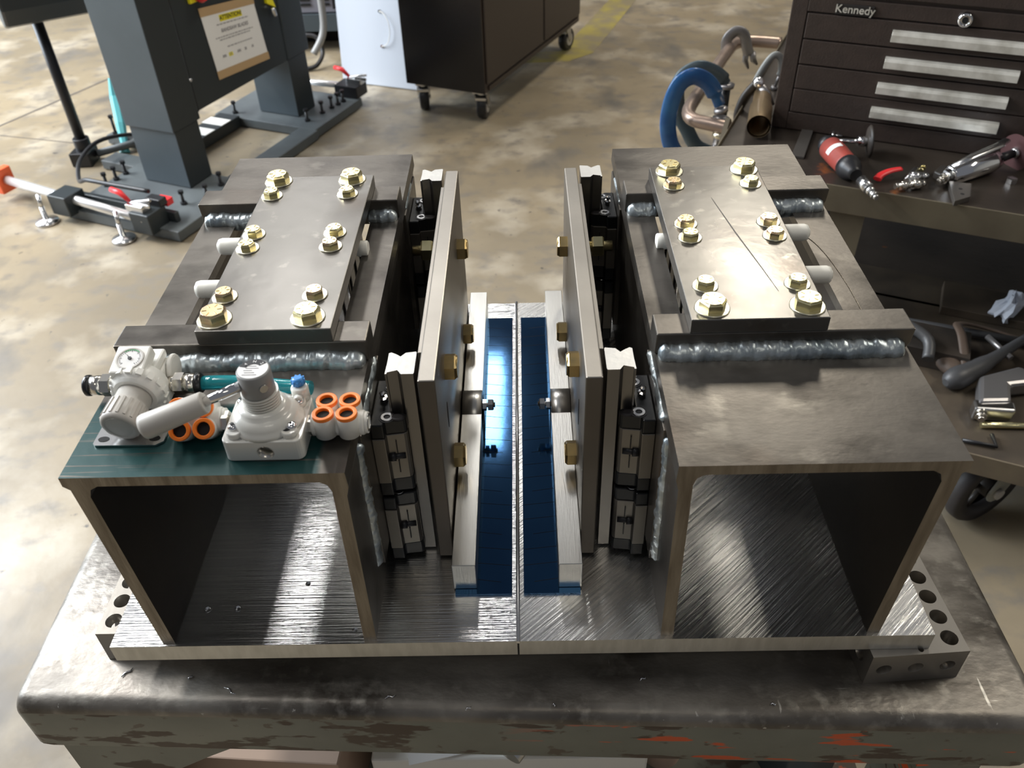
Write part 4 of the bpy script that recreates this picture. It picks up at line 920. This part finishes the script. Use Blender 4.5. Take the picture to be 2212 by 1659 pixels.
# silver straight grinder
sg = empty('air_grinder', kp(.95, 1.23), 'polished silver straight air grinder with dark red cutting disc', 'air grinder')
b0 = Vector((.857, 1.178, -.186)); b1 = Vector((.888, 1.200, -.182)); b2 = Vector((.998, 1.248, -.175)); b3 = Vector((1.043, 1.262, -.166))
MB().step([(.0055, 0, .008), (.0085, .008, .013), (.0060, .013, .018), (.0105, .018, .028), (.0075, .028, .034)], b0, b1 - b0, 18).build('air_inlet', 'nickel', sg)
MB().lathe([(.0155, 0), (.0195, .004), (.0195, .014), (.0215, .016), (.0230, .060), (.0225, .110), (.018, .128)], b1, b2 - b1, 30).build('barrel', 'chrome', sg)
m = MB(); m.sweep([b1 + Vector((0, -.004, .020)), b1.lerp(b2, .4) + Vector((-.003, -.006, .030)), b2 + Vector((0, 0, .034)), b2 + Vector((.022, .016, .038))], [.007, .009, .010, .008], 10, sy=.45); m.build('lever', 'steel', sg)
MB().cyl(b2, b3, .010, .009, n=14).build('neck', 'blackm', sg)
MB().lathe([(.038, -.0015), (.038, .0015)], b3 + Vector((.006, .004, 0)), (1, .4, .1), 36).build('cutting_disc', 'rotor2', sg)
m = MB(); m.lathe([(.009, -.008), (.012, -.003), (.012, .003), (.006, .010)], b3 + Vector((.004, .002, 0)), (1, .4, .1), 14); m.build('disc_nut', 'steel', sg)
# coupler with red grip, blocks, screws, bar, bronze tube
cp = empty('blow_gun_fitting', kp(.80, 1.22), 'small red-handled brass and steel air coupling set, in front of the drawers', 'air coupling')
MB().sweep(smooth([Vector((.748, 1.212, -.192)), Vector((.758, 1.222, -.188)), Vector((.780, 1.232, -.184)), Vector((.805, 1.240, -.184))], 5), [.009 - .0002 * i for i in range(16)], 10, sy=.6).build('red_lever', 'red', cp)
m = MB(); m.step([(.006, 0, .012), (.009, .012, .026), (.0065, .026, .038), (.010, .038, .056), (.007, .056, .064)], (.770, 1.172, -.189), (.95, .15, 0), 14); m.build('coupling', 'nickel', cp)
m = MB(); m.step([(.0105, 0, .022), (.007, .022, .036)], (.812, 1.205, -.186), (.95, .1, 0), 14); m.cyl((.80, 1.19, -.187), (.835, 1.238, -.187), .007, n=12); m.build('tee_body', 'steel', cp)
MB().step([(.006, 0, .012), (.0045, .012, .018), (.006, .018, .024)], (.842, 1.232, -.187), (.6, .8, 0), 12).build('brass_plug', 'zinc', cp)
tag(MB().prism([(.866, 1.222), (.893, 1.252), (.912, 1.236), (.903, 1.19), (.884, 1.188)], 'z', -.1995, -.182).build('clamp_lug', 'junk', bevel=.003), 'dark drilled steel lug under the silver grinder tail', 'lug')
bk = MB().prism([(.884, 1.187), (.862, 1.100), (.900, 1.118), (.925, 1.172)], 'z', -.1995, -.187).build('steel_plate_offcut', 'clampg2', bevel=.001); tag(bk, 'flat dark steel plate with two holes near the cart front edge', 'plate')
for x, y in ((.893, 1.150), (.888, 1.128)): MB().cyl((x, y, -.188), (x, y, -.1868), .004, n=12).build('hole', 'dark', bk)
bar = MB().prism([(.664, 1.482), (.688, 1.474), (.628, 1.330), (.603, 1.340)], 'z', -.1995, -.194).build('flat_bar', 'clampg2', bevel=.0006); tag(bar, 'flat steel bar lying on the cart top against the chest corner', 'bar')
tag(MB().step([(.005, 0, .005), (.0022, .005, .022)], (.722, 1.445, -.1955), (.9, -.35, 0), 8).build('small_screw', 'steel'), 'tiny screw lying at the foot of the drawer chest', 'screw')
tag(MB().lathe([(.011, 0), (.011, .010), (.006, .011)], (1.018, 1.195, -.1995), (0, 0, 1), 6, sm=False).build('hex_nut', 'steel'), 'small hex nut on the cart beside the red cutting disc', 'nut')
tb = MB(); tb.lathe([(.0265, 0), (.0265, .105), (.0215, .112), (.0215, .19), (.0170, .19), (.0170, .10), (.0225, .002)], (.5485, 1.4370, -.168), Vector((.0508, .1855, .0)), 30, close=False)
o = tb.build('bronze_tube', 'bronze'); tag(o, 'stepped bronze pipe lying along the left edge of the cart', 'pipe')
# clamps on the handle
cg = empty('blue_clamp', (.43, 1.62, -.33), 'bright blue C-clamp hanging on the cart handle', 'clamp')
BL = [(.470, -.372), (.430, -.350), (.398, -.300), (.376, -.262), (.366, -.212), (.370, -.160), (.385, -.118), (.409, -.101), (.431, -.103), (.455, -.119), (.475, -.148), (.487, -.172)]
P = smooth([Vector((x, 1.575, z)) for x, z in BL], 5); N2 = len(P)
MB().sweep(P, [.0215 - (.007 if i > N2 * .88 else 0) for i in range(N2)], 8, sy=.45, up=(0, 1, 0)).build('clamp_frame', 'clampb', cg, bevel=.002)
MB().lathe([(.010, 0), (.017, .004), (.017, .012), (.008, .016)], (.489, 1.575, -.176), (.25, 0, -1), 18).build('anvil', 'forged', cg)
m = MB(); m.cyl((.489, 1.56, -.250), (.470, 1.56, -.420), .0085, n=12)
for q in range(26): z = -.262 - q * .0058; t = (-.250 - z) / .17; m.ring(.0108, .0084, (.489 - .019 * t, 1.56, z), (-.11, 0, -1), .003, 12)
m.build('screw_spindle', 'forged', cg); MB().sphere((.490, 1.545, -.232), .017, sc=(1.15, 1, .65)).build('swivel_pad', 'washer', cg)
cg2 = empty('dark_clamp', (.48, 1.70, -.33), 'dark grey-blue C-clamp hanging behind the blue one', 'clamp')
BL = [(.515, -.360), (.472, -.338), (.443, -.292), (.416, -.242), (.408, -.180), (.422, -.148), (.456, -.132), (.492, -.142), (.518, -.160), (.530, -.174)]
P = smooth([Vector((x, 1.72, z)) for x, z in BL], 5); N2 = len(P)
MB().sweep(P, [.0200 - (.006 if i > N2 * .9 else 0) for i in range(N2)], 8, sy=.5, up=(0, 1, 0)).build('clamp_frame', 'clampg', cg2, bevel=.002)
m = MB(); m.lathe([(.008, 0), (.020, .003), (.018, .012), (.010, .014)], (.532, 1.72, -.172), (0, 0, -1), 18); m.build('anvil', 'forged', cg2)
m = MB(); m.lathe([(.012, 0), (.022, .004), (.020, .010), (.010, .016), (.010, .10), (.014, .105), (.014, .14)], (.524, 1.70, -.250), (-.05, 0, -1), 18); m.build('screw_spindle', 'forged', cg2)
MB().cyl((.535, 1.74, -.18), (.535, 1.74, -.36), .013, n=14).build('spindle_sleeve', 'blackm', cg2)
cw = empty('pry_claw', (.64, 2.06, -.2), 'grey forged two-pronged claw hooked over the far end of the cart handle', 'claw')
P = smooth([Vector((.598, 2.05, -.212)), Vector((.596, 2.05, -.172)), Vector((.618, 2.05, -.150)), Vector((.642, 2.05, -.160)), Vector((.655, 2.05, -.195)), Vector((.664, 2.05, -.215))], 5)
MB().sweep(P, .016, 8, sy=.45, up=(0, 1, 0)).build('hook', 'forged', cw, bevel=.001)
for dx_, e_ in ((-.006, (.668, -.256)), (.010, (.692, -.245))): MB().sweep([Vector((.662 + dx_, 2.05, -.210)), Vector((.664 + dx_ * 1.5, 2.05, -.232)), Vector((e_[0], 2.05, e_[1]))], [.010, .009, .003], 8, sy=.5, up=(0, 1, 0)).build('prong', 'forged', cw)
sc_ = empty('small_clamp', (.65, 1.75, -.2), 'small pale grey C-clamp gripping the left edge of the cart near the chest', 'clamp')
P = smooth([Vector((.603, 1.74, -.205)), Vector((.614, 1.74, -.165)), Vector((.632, 1.74, -.128)), Vector((.648, 1.74, -.112)), Vector((.664, 1.74, -.122)), Vector((.670, 1.74, -.150)), Vector((.667, 1.74, -.164))], 5)
MB().sweep(P, .0090, 8, sy=.7, up=(0, 1, 0)).build('clamp_frame', 'clampg3', sc_, bevel=.001)
MB().step([(.004, 0, .03), (.009, .03, .040), (.006, .04, .055)], (.668, 1.74, -.162), (-.25, 0, -1), 14).build('spindle', 'forged', sc_)
vg = empty('locking_pliers', (.58, 1.62, -.2), 'black and chrome locking pliers clipped on the cart edge below the small clamp', 'pliers')
MB().sweep(smooth([Vector((.546, 1.62, -.232)), Vector((.545, 1.62, -.205)), Vector((.556, 1.62, -.168)), Vector((.578, 1.62, -.138))], 5), .0105, 10, sy=.7, up=(0, 1, 0)).build('grip', 'junk', vg)
MB().sphere((.582, 1.615, -.134), .014).build('pivot', 'chrome', vg)
MB().sweep([Vector((.586, 1.615, -.138)), Vector((.600, 1.60, -.156)), Vector((.612, 1.59, -.180)), Vector((.606, 1.59, -.184))], [.009, .012, .011, .005], 10, sy=.8, up=(0, 1, 0)).build('jaw', 'forged', vg)
# ---------------------------------------------------------------- low dolly with scrap, bottom right
DZ = -.53
lo = empty('low_dolly', KT @ Vector((.6, -.1, FZ + .2)), 'low wheeled dolly of worn wood and steel loaded with oily tools', 'dolly')
MB(KT).box(.10, .965, -.345, .28, DZ + .2 - .012, DZ + .2).build('deck', 'tan', lo)
MB(KT).box(.10, .965, -.349, -.3452, DZ + .2 - .045, DZ + .2 + .003).build('front_edge', 'tan2', lo, bevel=.001)
MB(KT).box(.30, .96, .12, .235, DZ + .2, DZ + .2 + .022).build('plank', 'tan', lo, bevel=.002)
fk = MB(); wc = Vector((.945, .790, FZ + .0935)); axw = Vector((.42, -.90, 0)).normalized(); fw = Vector((.90, .42, 0)).normalized()
wh = MB().lathe([(.062, -.016), (.086, -.018), (.092, -.010), (.093, 0), (.092, .010), (.086, .018), (.062, .016), (.058, 0)], wc, axw, 44, close=False).build('wheel', 'rubber', lo)
MB().lathe([(.020, -.022), (.022, -.020), (.022, .020), (.020, .022)], wc, axw, 20).build('hub', 'junk', wh)
for q in range(5):
    t = q * 2 * pi / 5 + .4; dq = fw * cos(t) + Vector((0, 0, 1)) * sin(t); MB().cyl(wc + dq * .018, wc + dq * .062, .006, n=8).build('spoke', 'junk', wh)
for s in (-1, 1):
    m = MB(); base_ = wc + axw * s * .028; top_ = base_ + fw * .045 + Vector((0, 0, .090))
    t1 = fw * .032
    rim = [base_ + (fw * cos(a) + Vector((0, 0, 1)) * sin(a)) * .024 for a in [radians(140 + i * 28) for i in range(8)]]
    pts = [top_ + t1, top_ - t1] + rim
    nn = axw * .0022; k = len(pts)
    m.add([p - nn for p in pts] + [p + nn for p in pts], [tuple(range(k)), tuple(range(k, 2 * k))] + [(i, (i + 1) % k, k + (i + 1) % k, k + i) for i in range(k)])
    f_ = m.build('fork', 'beige', lo)
    if s > 0: MB().cyl(base_ + axw * .002, base_ + axw * .010, .012, n=16).build('axle_bolt', 'grey', f_)
MB().box(wc.x - .01, wc.x + .10, wc.y - .03, wc.y + .06, FZ + .178, FZ + .190).build('castor_plate', 'beige', lo)
rnd = random.Random(12)
m = MB()
for i in range(60, 61): pass
tissue = MB().sphere((1.100, 1.165, DZ + .035), .030, n=18, sc=(.8, .8, 1.3))
for i, v in enumerate(tissue.v): c = Vector((1.1, 1.165, DZ + .035)); tissue.v[i] = c + (v - c) * (1 + rnd.uniform(-.38, .38)) + Vector((.012 * sin(v.z * 90), 0, 0))
for i in range(len(tissue.s)): tissue.s[i] = False
tag(tissue.build('crumpled_tissue', 'tissue'), 'crumpled white tissue on the dark dolly at the right edge', 'tissue')
def J(name, mb, mt, label, cat): return tag(mb.build(name, mt), label, cat)
J('welding_handle', MB().sweep(smooth([Vector((.870, .925, DZ + .022)), Vector((.925, .950, DZ + .025)), Vector((.985, .985, DZ + .03)), Vector((1.09, 1.05, DZ + .04))], 4), [.008, .019, .024, .024, .022, .021, .020, .018, .014, .012, .011, .010, .010][:13], 14), 'junk2', 'grey-black rounded tool handle lying across the dolly', 'tool handle')
gr = empty('air_wrench', (.955, .87, DZ), 'dull silver air tool with brass-tipped inlet near the dolly edge', 'air tool')
MB().prism([(.900, .845), (.935, .925), (1.03, .955), (1.06, .905), (.985, .895), (.965, .845)], 'z', DZ + .004, DZ + .040).build('body', 'forged', gr, bevel=.008)
m = MB(); m.prism([(.890, .832), (.965, .822), (.972, .848), (.897, .860)], 'z', DZ + .002, DZ + .034); m.build('handle_plate', 'steel', gr, bevel=.004)
MB().step([(.011, 0, .008), (.008, .008, .013), (.010, .013, .019), (.006, .019, .027)], (.905, .835, DZ + .022), (-.4, -1, 0), 14).build('inlet', 'nickel', gr)
J('brass_rod', MB().cyl((.900, .812, DZ + .007), (1.08, .802, DZ + .007), .0065, n=12), 'zinc', 'thin yellow metal rod along the dolly front under the silver air tool', 'rod')
J('hex_key', MB().sweep([Vector((.848, .772, DZ + .006)), Vector((.905, .752, DZ + .006)), Vector((.910, .785, DZ + .006))], .004, 6), 'blackm', 'black bent hex key on the front edge of the dolly', 'hex key')
J('steel_strap', MB().sweep(smooth([Vector((.925, .95, DZ + .02)), Vector((.935, 1.03, DZ + .06)), Vector((.955, 1.09, DZ + .05)), Vector((1.02, 1.10, DZ + .03)), Vector((1.09, 1.07, DZ + .02))], 5), .010, 8, sy=.35), 'rusty2', 'curved brown steel strap among the dark tools on the dolly', 'strap')
J('leather_holster', MB().sphere((.905, 1.00, DZ + .02), .045, sc=(.6, 1.1, .45)), 'rusty2', 'dull brown leather lump on the dolly behind the grey handle', 'holster')
J('long_bar', MB().cyl((.80, 1.17, DZ + .02), (1.13, 1.045, DZ + .02), .009, n=10), 'junk2', 'long dark steel bar lying across the back of the dolly', 'bar')
J('bright_pin', MB().cyl((1.005, 1.055, DZ + .04), (1.030, .99, DZ + .03), .0065, n=10), 'forged', 'short grey steel pin leaning on the dolly tools', 'pin')
J('chip', MB().cyl((.925, 1.045, DZ + .004), (.937, 1.035, DZ + .004), .0022, n=6), 'washer', 'tiny pale metal chip on the dolly deck', 'chip')
J('black_case', yawbox(.80, .96, 1.00, 1.10, DZ + .001, DZ + .045, -24), 'junk', 'low black tool case in the shadow of the dolly', 'case')
J('black_hose_end', MB().sweep(smooth([Vector((.80, 1.10, DZ + .06)), Vector((.83, 1.06, DZ + .07)), Vector((.86, 1.02, DZ + .06)), Vector((.85, .98, DZ + .04))], 4), .012, 10), 'junk2', 'short curved black hose end beside the right frame on the dolly', 'hose')
J('orange_cap', MB().lathe([(.010, 0), (.011, .004), (.007, .010)], (-1.352, 2.168, FZ), (0, 0, 1), 12), 'orangep', 'small orange-red plastic cap on the floor in front of the saw guide rod', 'cap')
# swarf specks on the bench
rnd = random.Random(4)
for i, (x, y, L2, a) in enumerate(((-.115, -.018, .010, .4), (-.26, -.010, .014, -.5), (-.36, .010, .012, .9), (-.045, -.030, .006, .7), (.03, -.028, .003, 0), (.11, -.004, .007, .7), (.22, -.030, .005, .2), (-.30, .004, .005, 1.1))):
    d = Vector((cos(a), sin(a), 0)) * L2 / 2; c = Vector((x, y, BZ + .0009)); n_ = Vector((-sin(a), cos(a), 0)) * .0012
    m = MB().sweep([c - d, c - d * .2 + n_, c + d * .4 - n_, c + d], [.0004, .0009, .0009, .0003], 5)
    J('metal_chip', m, 'chrome', ['bright sliver of swarf on the bench edge below the left frame mouth', 'long bright swarf curl at the left of the bench front', 'bright swarf curl near the left bench corner', 'small bright chip on the bench edge left of centre', 'speck of swarf on the bench edge at the centre', 'pale scratch-like chip on the bench right of centre', 'small chip on the bench under the right frame', 'tiny chip beside the long swarf curl'][i], 'metal chip')
